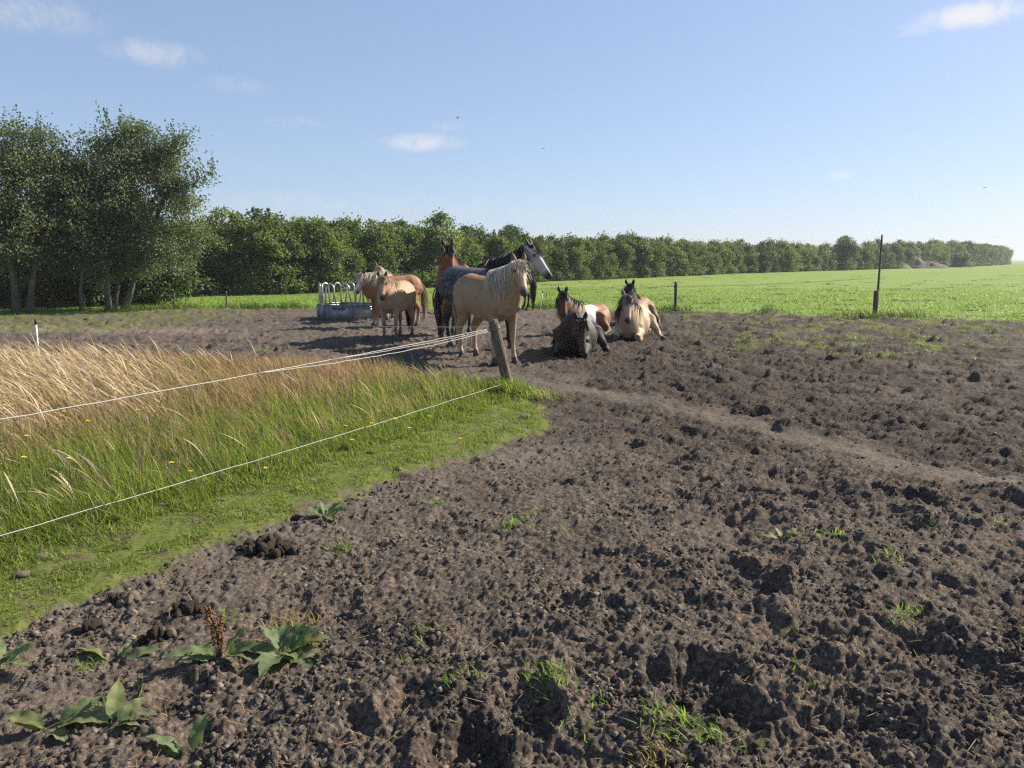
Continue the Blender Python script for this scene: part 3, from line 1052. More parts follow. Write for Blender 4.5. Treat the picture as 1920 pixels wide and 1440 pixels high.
    for (nm, base, sgn) in (('foreleg', STAND_F if pose == 'stand' else LIE_F, 1), ('foreleg', STAND_F if pose == 'stand' else LIE_F, -1),
                            ('hindleg', STAND_H if pose == 'stand' else LIE_H, 1), ('hindleg', STAND_H if pose == 'stand' else LIE_H, -1)):
        pts, rad = [], []
        if nm == 'hindleg' and hind_out and sgn == hind_out[0]:
            base = hind_out[1]
        off = leg_offsets[li]
        li += 1
        for j, (p, r_) in enumerate(base):
            w_ = min(1, j / 5)
            pts.append(Vector((p[0] + off * w_, p[1] * sgn * (1 + (fat - 1) * .3), p[2])))
            rad.append(r_ * (1 + (fat - 1) * (.4 if j < 2 else 0)))
        rings = []
        for j in range(len(pts)):
            t = (pts[min(j + 1, len(pts) - 1)] - pts[max(j - 1, 0)]).normalized()
            if j >= 7 and pose == 'stand':
                t = Vector((.1, 0, -1)).normalized()
            ref = Vector((1, 0, .01)) if abs(t.x) < .8 else Vector((0, 0, 1))
            rings.append((pts[j], t, ref, rad[j] * (.78 if j < 3 else .92), rad[j] * (1.08 if j < 5 else 1.0)))
        add(loft(rings, 14))
        chains.append((nm, [tuple(p) for p in pts], rad))
    # one closed skin
    me0 = bpy.data.meshes.new('horse_cage')
    me0.from_pydata(V, [], F)
    me0.update()
    tmp = bpy.data.objects.new('horse_cage', me0)
    COL.objects.link(tmp)
    md = tmp.modifiers.new('r', 'REMESH')
    md.mode = 'VOXEL'
    md.voxel_size = .020 if foot[1] < 15 else .024
    ms = tmp.modifiers.new('s', 'SMOOTH')
    ms.factor = .5
    ms.iterations = 4
    dg = bpy.context.evaluated_depsgraph_get()
    ev = tmp.evaluated_get(dg).to_mesh()
    nv = len(ev.vertices)
    co = np.empty(nv * 3, np.float32)
    ev.vertices.foreach_get('co', co)
    co = co.reshape(-1, 3)
    ev.calc_loop_triangles()
    tri = np.empty(len(ev.loop_triangles) * 3, np.int32)
    ev.loop_triangles.foreach_get('vertices', tri)
    tri = tri.reshape(-1, 3)
    tmp.evaluated_get(dg).to_mesh_clear()
    bpy.data.objects.remove(tmp)
    bpy.data.meshes.remove(me0)
    if pose != 'stand':
        co[:, 2] = np.maximum(co[:, 2], -.01)
    # nearest chain for each point: where on the horse it lies
    best = np.full(nv, 1e9)
    which = np.zeros(nv, int)
    par = np.zeros(nv)
    for ci, (nm, P, rd) in enumerate(chains):
        for j in range(len(P) - 1):
            a, b = np.array(P[j]), np.array(P[j + 1])
            e = b - a
            t = np.clip(((co - a) @ e) / (e @ e + 1e-9), 0, 1)
            d = np.linalg.norm(co - a - t[:, None] * e, axis=1) - (rd[j] + (rd[j + 1] - rd[j]) * t)
            m = d < best
            best[m], which[m], par[m] = d[m], ci, (j + t)[m]
    tags = np.array([c[0] for c in chains])[which]
    col = np.repeat(np.array([coat['body']], np.float32), nv, 0)

    def blend(mask, c):
        m = np.clip(mask, 0, 1)[:, None]
        col[:] = col * (1 - m) + np.array(c, np.float32) * m
    if 'belly' in coat:
        blend(sstep(1.02 - drop, .72 - drop, co[:, 2]) * (tags == 'torso'), coat['belly'])
    if 'top' in coat:
        blend(sstep(1.15 - drop, 1.36 - drop, co[:, 2]) * (tags == 'torso') * sstep(.5, .1, co[:, 0]), coat['top'])
    if dapple:
        X, Y, Z = co[:, 0], co[:, 1], co[:, 2]
        dn = sstep(.05, .45, fbm(X * 1 + Y * .7, Z * 1.0 + Y * .4, 13, 2, 7)) + sstep(.15, .5, fbm(X - Y * .5, Z + Y * .3, 17, 1, 9))
        zone = np.isin(tags, ['torso', 'hindleg']) * sstep(.62, .85, Z)
        blend(zone * np.clip(dn, 0, 1) * .8, dapple)
        blend((tags == 'torso') * sstep(1.2, 1.36, Z) * .7, dapple)
    if 'neck' in coat:
        blend((tags == 'neck') * 1.0 * sstep(0, 5, par), coat['neck'])
    if 'head' in coat:
        blend((tags == 'head') * sstep(-.2, 1.2, par), coat['head'])
    if patch:
        for (x0, x1, c, zmin) in patch:
            nj = .06 * fbm(co[:, 0] + co[:, 1], co[:, 2], 4, 3, 33)
            blend(sstep(x0 - .04, x0 + .02, co[:, 0] + nj) * sstep(x1 + .04, x1 - .02, co[:, 0] + nj) * (tags == 'torso') * (co[:, 2] > zmin), c)
    isleg = np.isin(tags, ['foreleg', 'hindleg'])
    if legs_dark:
        c, start = legs_dark
        blend(isleg * sstep(start, start + 1.1, par), c)
    if marks and 'sock' in marks:
        blend(isleg * sstep(4.3, 4.9, par), marks['sock'])
    blend(isleg * (par > 6.75), (.075, .06, .045))
    lat = np.abs((co - np.array(pl)) @ np.array(hs))
    dors = (co - np.array(pl)) @ np.array(hu)
    tt = (co - np.array(pl)) @ np.array(hdv) / HL
    hm = tags == 'head'
    if marks and 'blaze' in marks:
        wz = marks.get('blaze_w', .035)
        blend(hm * sstep(wz + .012, wz - .006, lat) * sstep(-.02, .01, dors) * sstep(.1, .2, tt), marks['blaze'])
    if eye_ring:
        blend(hm * sstep(.14, .05, np.abs(tt - .3)) * sstep(.04, .09, lat) * .5, eye_ring)
    blend(hm * sstep(.72, .9, tt), muzzle)
    # nostrils and mouth line
    for sd in (1, -1):
        c = np.array(pl + hdv * (.93 * HL) + hu * .022 + hs * sd * .045)
        blend(sstep(.030, .014, np.linalg.norm(co - c, axis=1)), (.008, .007, .007))
    # ears, set on the poll
    ev_, ef_ = [], []
    cols = []
    ec = ear_col or coat.get('head', coat['body'])
    for sd in (1, -1):
        b0 = pl + hs * sd * .062 - hdv * .005 + hu * .045
        up_ = (-hdv * .80 + hu * .25 + hs * sd * .20).normalized() if hdv.z < -.3 else (Vector((0, 0, 1)) + hs * sd * .2 - hdv * .1).normalized()
        rings = []
        for t, a, b in ((-.10, .026, .022), (.08, .036, .026), (.35, .040, .024), (.62, .030, .018), (.85, .014, .010), (1.0, .003, .003)):
            rings.append((b0 + up_ * (t * .135) + hs * sd * .012 * math.sin(t * 3), up_, hu, a, b))
        vv, ff = loft(rings, 10)
        o = len(ev_) + nv
        ev_ += vv
        cols += [(np.array(ec) * (.55 if k % 10 in (1, 2, 3, 4) and 10 <= k < 45 else 1.0)) for k in range(len(vv))]
        for f in ff:
            for k in range(1, len(f) - 1):
                ef_.append((f[0] + o, f[k] + o, f[k + 1] + o))
    allv = np.concatenate([co, np.array(ev_, np.float32)])
    allf = np.concatenate([tri, np.array(ef_, np.int32)])
    allc = np.concatenate([col, np.array(cols, np.float32)])
    body = link('body', tri_mesh('horse_body', allv, allf, {'coat': allc}, smooth=True), M_coat, root)
    # eyes
    for sd in (1, -1):
        c = pl + hdv * (.29 * HL) + hu * .028 + hs * sd * .103
        bm = bmesh.new()
        bmesh.ops.create_uvsphere(bm, u_segments=10, v_segments=7, radius=.026)
        me = bpy.data.meshes.new('eye')
        bm.to_mesh(me)
        bm.free()
        link('eye', me, M_eye, root, tuple(c))

    def strands(name, lines, mat, wid):
        """lines: list of point lists -> flat tapered hair locks in one mesh"""
        VV, FF = [], []
        for pts in lines:
            o = len(VV)
            n = len(pts)
            wv = Vector((rg.gauss(0, 1), rg.gauss(0, 1), rg.gauss(0, .3))).normalized()
            for j, p in enumerate(pts):
                ww = wid * (.75 + .5 * rg.random()) * (1.0 if j < n * .55 else max(.06, 1.0 - (j / (n - 1) - .55) * 2.1)) * .5
                VV += [tuple(p - wv * ww), tuple(p + wv * ww)]
            for j in range(n - 1):
                a = o + 2 * j
                FF += [(a, a + 1, a + 3), (a, a + 3, a + 2)]
        link(name, tri_mesh(name, VV, FF, smooth=True), mat, root)

    if mane:
        lines = []
        for k in range(760):
            t = rg.uniform(.10, 1.0)
            f_ = t * NS
            i = min(int(f_), NS - 1)
            c, tg, u, a, b = neck[i]
            c2, _, u2, a2, b2 = neck[i + 1]
            fr = f_ - i
            c = c.lerp(c2, fr)
            a, b = a + (a2 - a) * fr, b + (b2 - b) * fr
            u = (Vector(u) - tg * Vector(u).dot(tg)).normalized()
            s = tg.cross(u).normalized()
            sd = (1 if s.y * mane_side > 0 else -1) * (1 if rg.random() < .86 else -1)
            L = mane_len * rg.uniform(.55, 1.15) * (.65 + .35 * math.sin(min(1, t * 1.3) * 3.0))
            st = c + u * (b * .97) + Vector((rg.gauss(0, .008), rg.gauss(0, .008), 0))
            pts = []
            lift = rg.uniform(.99, 1.16)
            flow = Vector((rg.gauss(0, .05), rg.gauss(0, .05), 0))
            for j in range(7):
                q = j / 6
                aa = min(q * L / (b * 1.5), 1.0) * 1.75
                pos = c + u * (b * lift * math.cos(aa)) + s * (sd * a * (lift + .05) * math.sin(aa))
                ext = max(0, q * L - b * 1.5)
                pos = pos + Vector((0, 0, -1)) * (ext + .10 * q * q) + flow * q
                pts.append(st.lerp(pos, min(1, q * 4)))
            lines.append(pts)
        strands('mane', lines, mane, .013)
    if forelock:
        lines = []
        for k in range(130):
            o = hs * rg.gauss(0, .035)
            st = pl + hu * .065 + o
            L = rg.uniform(.14, .30)
            sp = hs * rg.gauss(0, .045)
            pts = []
            for j in range(6):
                q = j / 5
                pts.append(st + hdv * (L * q) + hu * (.035 * math.sin(min(1, q * 2) * 2.2) + .012 - .02 * q) + sp * q)
            lines.append(pts)
        strands('forelock', lines, forelock, .012)
    if tail:
        lines = []
        for k in range(260):
            if pose == 'stand':
                a0 = rg.uniform(0, .12)
                st = Vector((-.83 - .05 * a0, rg.gauss(0, .022), 1.22 - a0 * 1.3 + rg.gauss(0, .01)))
                L = tail_len * rg.uniform(.72, 1.0) * 1.02
                sx, sy = rg.gauss(0, .055), rg.gauss(0, .05)
                pts = []
                for j in range(8):
                    q = j / 7
                    sw = math.sin(min(1, q * 1.25) * math.pi) * .9 + .25
                    pts.append(st + Vector((-.12 * math.sin(min(1, q * 2.2) * 1.57) + sx * sw * q ** .4 + .03 * q, sy * sw * q ** .4 + tail_side * q, -L * (q ** 1.12))))
            else:
                st = Vector((-.82, rg.gauss(0, .02), 1.14 - drop))
                L = tail_len * rg.uniform(.6, 1.0) * .75
                sx, sy = rg.gauss(0, .06), rg.gauss(0, .08)
                pts = []
                for j in range(8):
                    q = j / 7
                    pts.append(Vector((st.x - .10 * math.sin(q * 1.57) - .25 * max(0, q - .55) + sx * q, st.y + sy * q + tail_side * q, max(.012 + .02 * rg.random(), st.z - L * q))))
            lines.append(pts)
        strands('tail', lines, tail, .020)
    return root


def nrm(*v):
    return Vector(v).normalized()


GOLD = (.35, .232, .138)
# 1. golden horse with flaxen mane, nearest, beside the leaning post
p = G(946, 684)
build_horse('golden horse with long cream mane standing just behind the leaning wooden post', 'standing horses by the post', p, (.56, -.83), 1.0, (.92, -.03, 1.60), nrm(.18, -.52, -.83),
            {'body': GOLD, 'belly': (.39, .28, .185), 'top': (.31, .178, .082), 'head': (.42, .28, .16)}, mane=H_white, forelock=H_white, tail=H_blond, mane_side=-1, mane_len=.58, fat=1.08,
            legs_dark=((.40, .29, .20), 2.2), marks={'blaze': (.62, .55, .46), 'blaze_w': .03}, muzzle=(.09, .075, .07), seed=11, leg_offsets=(.05, -.05, -.03, .06), ear_col=(.26, .17, .10))
# 2. dappled grey with dark legs, white face
p = G(943, 656)
build_horse('dark dappled grey horse with white face looking right, behind the golden horse', 'standing horses by the post', p, (.80, -.60), 1.10, (1.00, .02, 1.70), nrm(.62, -.22, -.80),
            {'body': (.040, .039, .040), 'head': (.40, .385, .38), 'neck': (.035, .032, .033)}, mane=H_black, forelock=H_brown, tail=H_tailmix, mane_side=-1, mane_len=.45,
            dapple=(.15, .146, .143), legs_dark=((.015, .014, .014), 2.0), muzzle=(.05, .048, .05), seed=12, head_len=.62, ear_col=(.05, .045, .045), eye_ring=(.16, .15, .15), tail_len=1.08, leg_offsets=(.04, -.06, 0, .1))
# 3. bay, tall, head high
p = G(846, 636)
build_horse('tall bay horse with raised head and black ears behind the dappled grey', 'standing horses by the post', p, (-.10, -.99), 1.13, (.86, .02, 1.68), nrm(.22, -.50, -.84),
            {'body': (.17, .058, .024), 'head': (.19, .065, .025)}, mane=H_brown, forelock=H_black, tail=H_black, mane_side=1, mane_len=.34, legs_dark=((.02, .016, .014), 2.2),
            muzzle=(.035, .028, .026), seed=13, ear_col=(.03, .024, .022), head_len=.60)
# 4. small dark horse at the back, head to the left
p = G(925, 583)
build_horse('small black horse mostly hidden behind the grey, only mane and tail showing', 'standing horses by the post', p, (-.93, -.35), 1.0, (.80, -.02, 1.50), nrm(-.7, -.35, -.62),
            {'body': (.022, .019, .018)}, mane=H_black, forelock=H_black, tail=H_black, seed=14, mane_len=.3, tail_len=1.18, muzzle=(.02, .018, .018))
# 5. cream dun pony in front of the feeder
p = G(731, 639)
build_horse('pale tan pony facing the camera in front of the two flaxen-maned horses', 'standing horses by the feeder', p, (-.20, -.98), .86, (.82, -.02, 1.53), nrm(.03, -.44, -.90),
            {'body': (.40, .275, .175), 'belly': (.42, .30, .205), 'head': (.40, .255, .15)}, mane=H_blond, forelock=H_blond, tail=H_black, mane_side=1, mane_len=.34, fat=1.18,
            legs_dark=((.17, .13, .105), 2.6), marks={'blaze': (.55, .44, .33), 'blaze_w': .012}, muzzle=(.045, .04, .042), seed=15, leg_offsets=(.05, -.03, 0, -.08), ear_col=(.12, .08, .05))
# 6. flaxen-maned chestnut side-on, head left, blond tail right
p = G(703, 613)
build_horse('flaxen-maned chestnut horse with blond tail, side-on, looking left over the feeder', 'standing horses by the feeder', p, (-.90, -.44), .93, (.80, .04, 1.42), nrm(-.22, -.46, -.86),
            {'body': (.27, .125, .055), 'head': (.44, .33, .24), 'top': (.29, .15, .075)}, mane=H_white, forelock=H_white, tail=H_blond, mane_side=1, mane_len=.42, legs_dark=((.40, .28, .19), 3.4),
            marks={'blaze': (.64, .58, .52), 'blaze_w': .04}, muzzle=(.25, .17, .15), seed=16, fat=1.05, ear_col=(.14, .08, .05), tail_len=1.05)
# 7. second flaxen-maned horse behind, only the forehead and ears show
p = Vector((-3.56, 21.2, 0))
build_horse('flaxen-maned horse whose forehead and ears show just above the tan pony', 'standing horses by the feeder', p, (.02, -1), .92, (.74, -.02, 1.56), nrm(.0, -.5, -.86),
            {'body': (.30, .14, .055), 'head': (.42, .30, .2)}, mane=H_white, forelock=H_white, tail=H_blond, mane_side=1, seed=17, ear_col=(.14, .09, .05), muzzle=(.2, .15, .13), legs_dark=((.4, .3, .2), 4.0))

OUT_L = [((-.50, .17, .38), .22), ((-.10, .33, .42), .15), ((-.16, .42, .26), .10), ((-.22, .50, .10), .068), ((-.02, .56, .07), .047), ((.12, .60, .06), .05),
         ((.18, .62, .05), .045), ((.21, .63, .05), .056), ((.28, .65, .045), .06)]
# 8. skewbald bay lying at the back left of the resting group
p = G(1074, 628)
build_horse('bay skewbald horse with a white back patch lying behind the black horse', 'horses lying down', p, (-.62, -.78), 1.0, (.83, -.06, .98), nrm(.08, -.42, -.90),
            {'body': (.27, .135, .062), 'head': (.15, .062, .030), 'neck': (.13, .06, .03)}, 'lie', mane=H_brown, forelock=H_brown, tail=H_brown, mane_side=-1, mane_len=.5,
            legs_dark=((.035, .028, .026), 2.6), patch=[(-.18, .45, (.62, .60, .57), -.2)], muzzle=(.03, .026, .025), seed=18, ear_col=(.03, .02, .018), fat=1.05, hind_out=(1, OUT_L))
# 9. black roan lying in front, nose on the ground
p = G(1074, 668)
build_horse('black horse with grey flank lying in front with its nose on the mud', 'horses lying down', p, (-.18, -.98), 1.02, (1.02, .16, .70), nrm(.10, -.34, -.94),
            {'body': (.027, .022, .020), 'head': (.050, .037, .030), 'neck': (.022, .018, .016)}, 'lie', forelock=H_tailmix, tail=H_black, legs_dark=((.018, .016, .016), 1.8), eye_ring=(.1, .08, .06),
            patch=[(-.55, .02, (.15, .14, .135), -.2)], muzzle=(.045, .036, .03), seed=19, fat=1.14, hind_out=(1, OUT_L), ear_col=(.025, .02, .018))
# 10. cream dun lying, dark two-tone mane
p = G(1180, 638)
build_horse('cream dun horse with dark mane and dark muzzle lying at the right', 'horses lying down', p, (-.30, -.95), 1.0, (.80, -.02, .93), nrm(-.0, -.42, -.90),
            {'body': (.45, .335, .21), 'belly': (.49, .41, .31), 'head': (.45, .35, .25)}, 'lie', mane=H_brown, forelock=H_mixed, tail=H_mixed, mane_side=-1, mane_len=.52, legs_dark=((.42, .31, .21), 2.6),
            muzzle=(.045, .042, .045), seed=20, fat=1.10, hind_out=(1, OUT_L), ear_col=(.30, .24, .18))
# 11. dark brown horse lying behind the cream one
p = G(1183, 612)
build_horse('brown horse with black head lying close behind the cream dun horse', 'horses lying down', p, (-.40, -.92), 1.05, (.78, .02, 1.02), nrm(.03, -.45, -.88),
            {'body': (.25, .145, .075), 'head': (.035, .028, .026), 'neck': (.04, .03, .026)}, 'lie', mane=H_black, forelock=H_black, tail=H_black, mane_side=-1, mane_len=.35,
            legs_dark=((.05, .038, .03), 1.8), muzzle=(.03, .028, .028), seed=21, hind_out=(1, OUT_L), ear_col=(.02, .018, .018))
# ------------------------------------------------------------------ fences
def rough_log(name, pts, radii, seed, mat, seg=14, parent=None, amp=.08):
    r = random.Random(seed)
    V, F = tube(pts, radii, seg)
    n = len(pts)
    ph = [r.uniform(0, 6.28) for _ in range(4)]
    P = [Vector(p) for p in pts]
    for i in range(n):
        for k in range(seg):
            a = 2 * math.pi * k / seg
            v = Vector(V[i * seg + k])
            d = v - P[i]
            m = 1 + amp * (math.sin(a * 2 + ph[0] + i * .2) * .5 + math.sin(a * 5 + ph[1] - i * .35) * .5 + r.uniform(-.5, .5) * .6)
            V[i * seg + k] = tuple(P[i] + d * m)
    return link(name, tri_mesh(name, V, F), mat, parent)


def lin(a, b, n):
    a, b = Vector(a), Vector(b)
    return [a.lerp(b, i / (n - 1)) for i in range(n)]


def rope_pts(a, b, sag, n=28, wob=.004, seed=0):
    r = random.Random(seed)
    out = []
    for i, p in enumerate(lin(a, b, n)):
        t = i / (n - 1)
        out.append(p + Vector((r.uniform(-wob, wob), 0, -sag * 4 * t * (1 - t) + r.uniform(-wob, wob))))
    return out


def rope(name, pts, rad, mat, label, group, seg=6):
    o = link(name, MB().tube(pts, rad, seg).mesh(name, True), mat)
    return tag(o, label, 'rope', group)


top = AT(924, 600, CORNER.y - .02)
base = Vector((CORNER.x, CORNER.y, gz(CORNER.x, CORNER.y) - .15))
post = empty('fence_post', tuple(base))
tag(post, 'weathered wooden corner post leaning left in front of the golden horse', 'fence post')
lp = [p - base for p in lin(base, top, 16)]
rough_log('post_log', lp, [.066 - .006 * i / 15 for i in range(15)] + [.052], 3, M_wood, 16, post)
ax = (top - base).normalized()
for k, (f, rr_) in enumerate(((.895, .066), (.915, .064), (.30, .068))):
    c = (top - base) * f
    s1 = ax.cross(Vector((0, 1, 0))).normalized()
    s2 = s1.cross(ax).normalized()
    ring = [c + s1 * math.cos(a) * rr_ + s2 * math.sin(a) * rr_ + ax * .008 * math.sin(a * 2 + k) for a in np.linspace(0, 2 * math.pi, 19)]
    link('rope_wrap', MB().tube(ring, .008, 6).mesh('rope_wrap', True), M_thinwire if k < 2 else M_rope, post)

A = base.lerp(top, .905) + Vector((-.055, -.03, 0))
END = Vector((FRONT_END.x, FRONT_END.y, .80))
XL = Vector((ROPE_L.x, ROPE_L.y, .80))
main = rope_pts(A, END, .03, 60, .003, 1)
rope('electric_rope', main, .0034, M_rope, 'white upper fence rope running from the post top to the left edge', 'white fence ropes')
J = main[26]
rope('electric_rope', rope_pts(A + Vector((0, -.02, -.025)), J, .045, 30, .003, 2), .0032, M_rope, 'lower strand of the doubled white rope, joining the upper rope halfway', 'white fence ropes')
rope('electric_rope', rope_pts(A + Vector((0, -.01, -.012)), main[20], .020, 26, .003, 3), .0028, M_rope, 'thin middle strand between the two white ropes near the post', 'white fence ropes')
lowA = base.lerp(top, .30) + Vector((.02, -.07, 0))
rope('electric_rope', rope_pts(lowA, Vector((FRONT_END.x, FRONT_END.y, .20)), .035, 50, .003, 4), .0027, M_rope, 'single low white rope crossing in front of the long grass', 'white fence ropes')
WT = Vector((WHITE.x, WHITE.y, .90))
rope('electric_rope', rope_pts(base.lerp(top, .915) + Vector((-.055, .02, 0)), WT, .035, 40, .003, 5), .0042, M_rope, 'thin white rope running level from the leaning post to the white stake', 'white fence ropes')
rope('electric_rope', rope_pts(WT, Vector((-13.5, 11.1, .86)), .03, 24, .003, 6), .0042, M_rope, 'dark-looking rope from the white stake out of the left edge', 'white fence ropes')
# the knotted loose end that hangs from the doubled rope
K = main[4]
cord = [K, K + Vector((.005, -.01, -.06)), K + Vector((.0, -.01, -.16)), K + Vector((-.01, 0, -.24)), K + Vector((-.035, 0, -.27)), K + Vector((-.045, 0, -.24))]
rope('loose_cord', cord, .0042, M_rope, 'short loose cord end hanging from the rope knot left of the post', None)
kn = link('rope_knot', MB().tube([K + Vector((-.02, 0, .0)), K + Vector((0, .0, .012)), K + Vector((.02, 0, -.005))], [.008, .014, .008], 7).mesh('rope_knot', True), M_rope)
tag(kn, 'knot in the doubled white rope left of the post top', 'knot')


def stake(x, y, h, label, group=None):
    o = empty('electric_stake', (x, y, gz(x, y) - .08))
    tag(o, label, 'stake', group)
    link('shaft', MB().tube(lin((0, 0, 0), (.01, 0, h - .06), 4), .013, 8).mesh('shaft', True), M_plastic, o)
    link('cap', MB().tube([(.01, 0, h - .06), (.01, 0, h - .02), (.012, 0, h + .02)], [.015, .018, .012], 8).mesh('cap', True), M_black, o)
    return o


stake(WHITE.x, WHITE.y, .93, 'thin white stake with black cap behind the straw-coloured grass', 'white stakes')
stake(FRONT_END.x, FRONT_END.y, .84, 'white stake carrying the front ropes beyond the left edge', 'white stakes')

# far fence between mud and meadow
pf = G(1266, 584)
o = empty('fence_post', (pf.x, pf.y, gz(pf.x, pf.y) - .1))
tag(o, 'short dark wooden post at the meadow edge right of the lying horses', 'fence post', 'posts of the far fence')
rough_log('post_log', lin((0, 0, 0), (-.01, 0, 1.03), 10), .048, 8, M_darkwood, 10, o)
link('insulator', MB().tube([(-.045, -.02, .88), (-.075, -.03, .885)], [.014, .018], 7).mesh('insulator'), M_black, o)
pb = G(1640, 595)
o = empty('fence_post', (pb.x, pb.y, gz(pb.x, pb.y) - .1))
tag(o, 'tall thin leaning pole lashed to a stub post at the meadow edge', 'fence post', 'posts of the far fence')
s_top = AT(1643, 545, pb.y) - o.location
rough_log('stub_post', lin((0, 0, 0), s_top, 9), .062, 9, M_darkwood, 10, o)
p_top = AT(1654, 440, pb.y + .06) - o.location
p_bot = AT(1643, 580, pb.y + .06) - o.location
rough_log('pole', lin(p_bot + Vector((.03, .05, 0)), p_top, 12), [.036 - .010 * i / 11 for i in range(12)], 10, M_wood, 8, o, .05)
link('lashing', MB().tube([s_top + Vector((.05 * math.cos(a) + .02, .06 * math.sin(a) + .03, -.09 + .004 * a)) for a in np.linspace(0, 12, 40)], .006, 5).mesh('lashing'), M_thinwire, o)
posts_far = []
for (px, py, h, lab) in [(327, 581, .62, 'thin post at the meadow edge below the leaning tree'), (425, 580, .68, 'thin dark post at the meadow edge left of the feeder'),
                         (1900, 602, .9, 'post at the meadow edge by the right edge')][:2]:
    q = G(px, py)
    o = empty('fence_post', (q.x, q.y, gz(q.x, q.y) - .08))
    tag(o, lab, 'fence post', 'posts of the far fence')
    rough_log('post_log', lin((0, 0, 0), (.015, 0, h), 6), .026, int(px), M_darkwood, 8, o)
    link('insulator', MB().tube([(-.02, -.02, h - .08), (-.045, -.03, h - .075)], [.012, .015], 6).mesh('insulator'), M_black, o)
    posts_far.append(Vector((q.x, q.y, h - .16)))
q = G(1012, 581)
stk = Vector((q.x, q.y, .72))
o = stake(q.x, q.y, .72, 'thin pale leaning stake at the meadow edge right of the grey horse')
o.rotation_euler = (0, .12, 0)
q = G(1023, 578)
o = empty('electric_stake', (q.x, q.y, gz(q.x, q.y)))
tag(o, 'short black peg beside the pale leaning stake', 'stake')
link('shaft', MB().tube([(0, 0, -.05), (.01, 0, .25), (.015, 0, .33)], .012, 6).mesh('shaft'), M_black, o)
link('cap', MB().tube([(.02, 0, .40), (.02, 0, .46), (.02, 0, .55)], [.008, .022, .012], 6).mesh('cap'), M_black, o)
link('rod', MB().tube([(.015, 0, .33), (.02, 0, .42)], .006, 6).mesh('rod'), M_black, o)
for (a, b, lab) in [(stk, Vector((pf.x - .05, pf.y, .82)), 'thin fence wire from the pale stake to the short dark post'),
                    (Vector((pf.x, pf.y, .82)), AT(1641, 521, pb.y + .03), 'thin fence wire rising from the short dark post to the tall pole'),
                    (posts_far[1], Vector((q.x, q.y + .1, .66)), 'thin fence wire at the meadow edge behind the feeder'), (posts_far[0], posts_far[1], 'thin fence wire between the two thin posts on the left')]:
    o = link('fence_wire', MB().tube(rope_pts(a, b, .06, 20, 0, 1), .0045, 5).mesh('fence_wire'), M_thinwire)
    tag(o, lab, 'wire', 'wires of the far fence')

# ------------------------------------------------------------------ hay feeder
fc = Vector((-4.70, 22.30, 0))
feeder = empty('hay_feeder', (fc.x, fc.y, gz(fc.x, fc.y) - .02), R(-8))
tag(feeder, 'galvanised ring hay feeder with arched tube bars on the mud', 'hay feeder')
RAD, PH, TH_ = .88, .43, 1.03
ang0 = R(-90 - 30)
for k in range(6):
    a0, a1 = ang0 + k * R(60), ang0 + (k + 1) * R(60)
    c0, c1 = Vector((RAD * math.cos(a0), RAD * math.sin(a0), 0)), Vector((RAD * math.cos(a1), RAD * math.sin(a1), 0))
    mid, d = (c0 + c1) / 2, (c1 - c0)
    rz = math.atan2(d.y, d.x)
    pan = link('panel', MB().box(mid + Vector((0, 0, PH / 2)), (d.length - .012, .018, PH), rz).mesh('panel'), M_galv, feeder)
    lip = MB().box(mid + Vector((0, 0, PH + .012)) , (d.length, .055, .026), rz).mesh('rim')
    link('rim', lip, M_galv, pan)
    nrm_ = Vector((math.cos((a0 + a1) / 2), math.sin((a0 + a1) / 2), 0))
    link('label_rail', MB().box(mid + nrm_ * .025 + Vector((0, 0, PH - .07)), (.36, .03, .035), rz).mesh('label_rail'), M_darkwood if k == 0 else M_galv, pan)
    link('corner_flange', MB().box(c0 * 1.035 + Vector((0, 0, PH / 2 + .02)), (.09, .02, PH - .02), math.atan2(c0.y, c0.x)).mesh('corner_flange'), M_galv, feeder)
    for t in (.22, .72):
        b = c0.lerp(c1, t)
        u = d.normalized()
        hw = .115
        arch = [b - u * (hw + .02) + Vector((0, 0, PH + .0)), b - u * hw + Vector((0, 0, PH + .36))]
        for an in np.linspace(math.pi, 0, 9):
            arch.append(b + u * hw * math.cos(an) + Vector((0, 0, PH + .48 + hw * math.sin(an))))
        arch += [b + u * hw + Vector((0, 0, PH + .36)), b + u * (hw + .06) + Vector((0, 0, PH))]
        link('arched_bar', MB().tube(arch, .021, 8).mesh('arched_bar', True), M_tubing, feeder)

# ------------------------------------------------------------------ grass
def rand_in(poly, n, seed, yr=None):
    r = np.random.default_rng(seed)
    P = np.array(poly)
    out = []
    tot = 0
    while tot < n:
        q = r.uniform(P.min(0), P.max(0), (n * 3, 2))
        q = q[poly_sd(q[:, 0], q[:, 1], poly) > 0]
        out.append(q)
        tot += len(q)
    return np.concatenate(out)[:n]


def ground_pts(q):
    return np.stack([q[:, 0], q[:, 1], height(q[:, 0], q[:, 1], False) - .006], 1)


def in_view(q, m=.12):
    t = q[:, 0] / np.maximum(q[:, 1], .3)
    return (np.abs(t) < .70 + m) & (q[:, 1] > 1.2)


WIND = np.array([-1.0, .12, 0])


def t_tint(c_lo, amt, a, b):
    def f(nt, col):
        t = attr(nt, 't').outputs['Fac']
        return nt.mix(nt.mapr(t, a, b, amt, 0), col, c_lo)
    return f


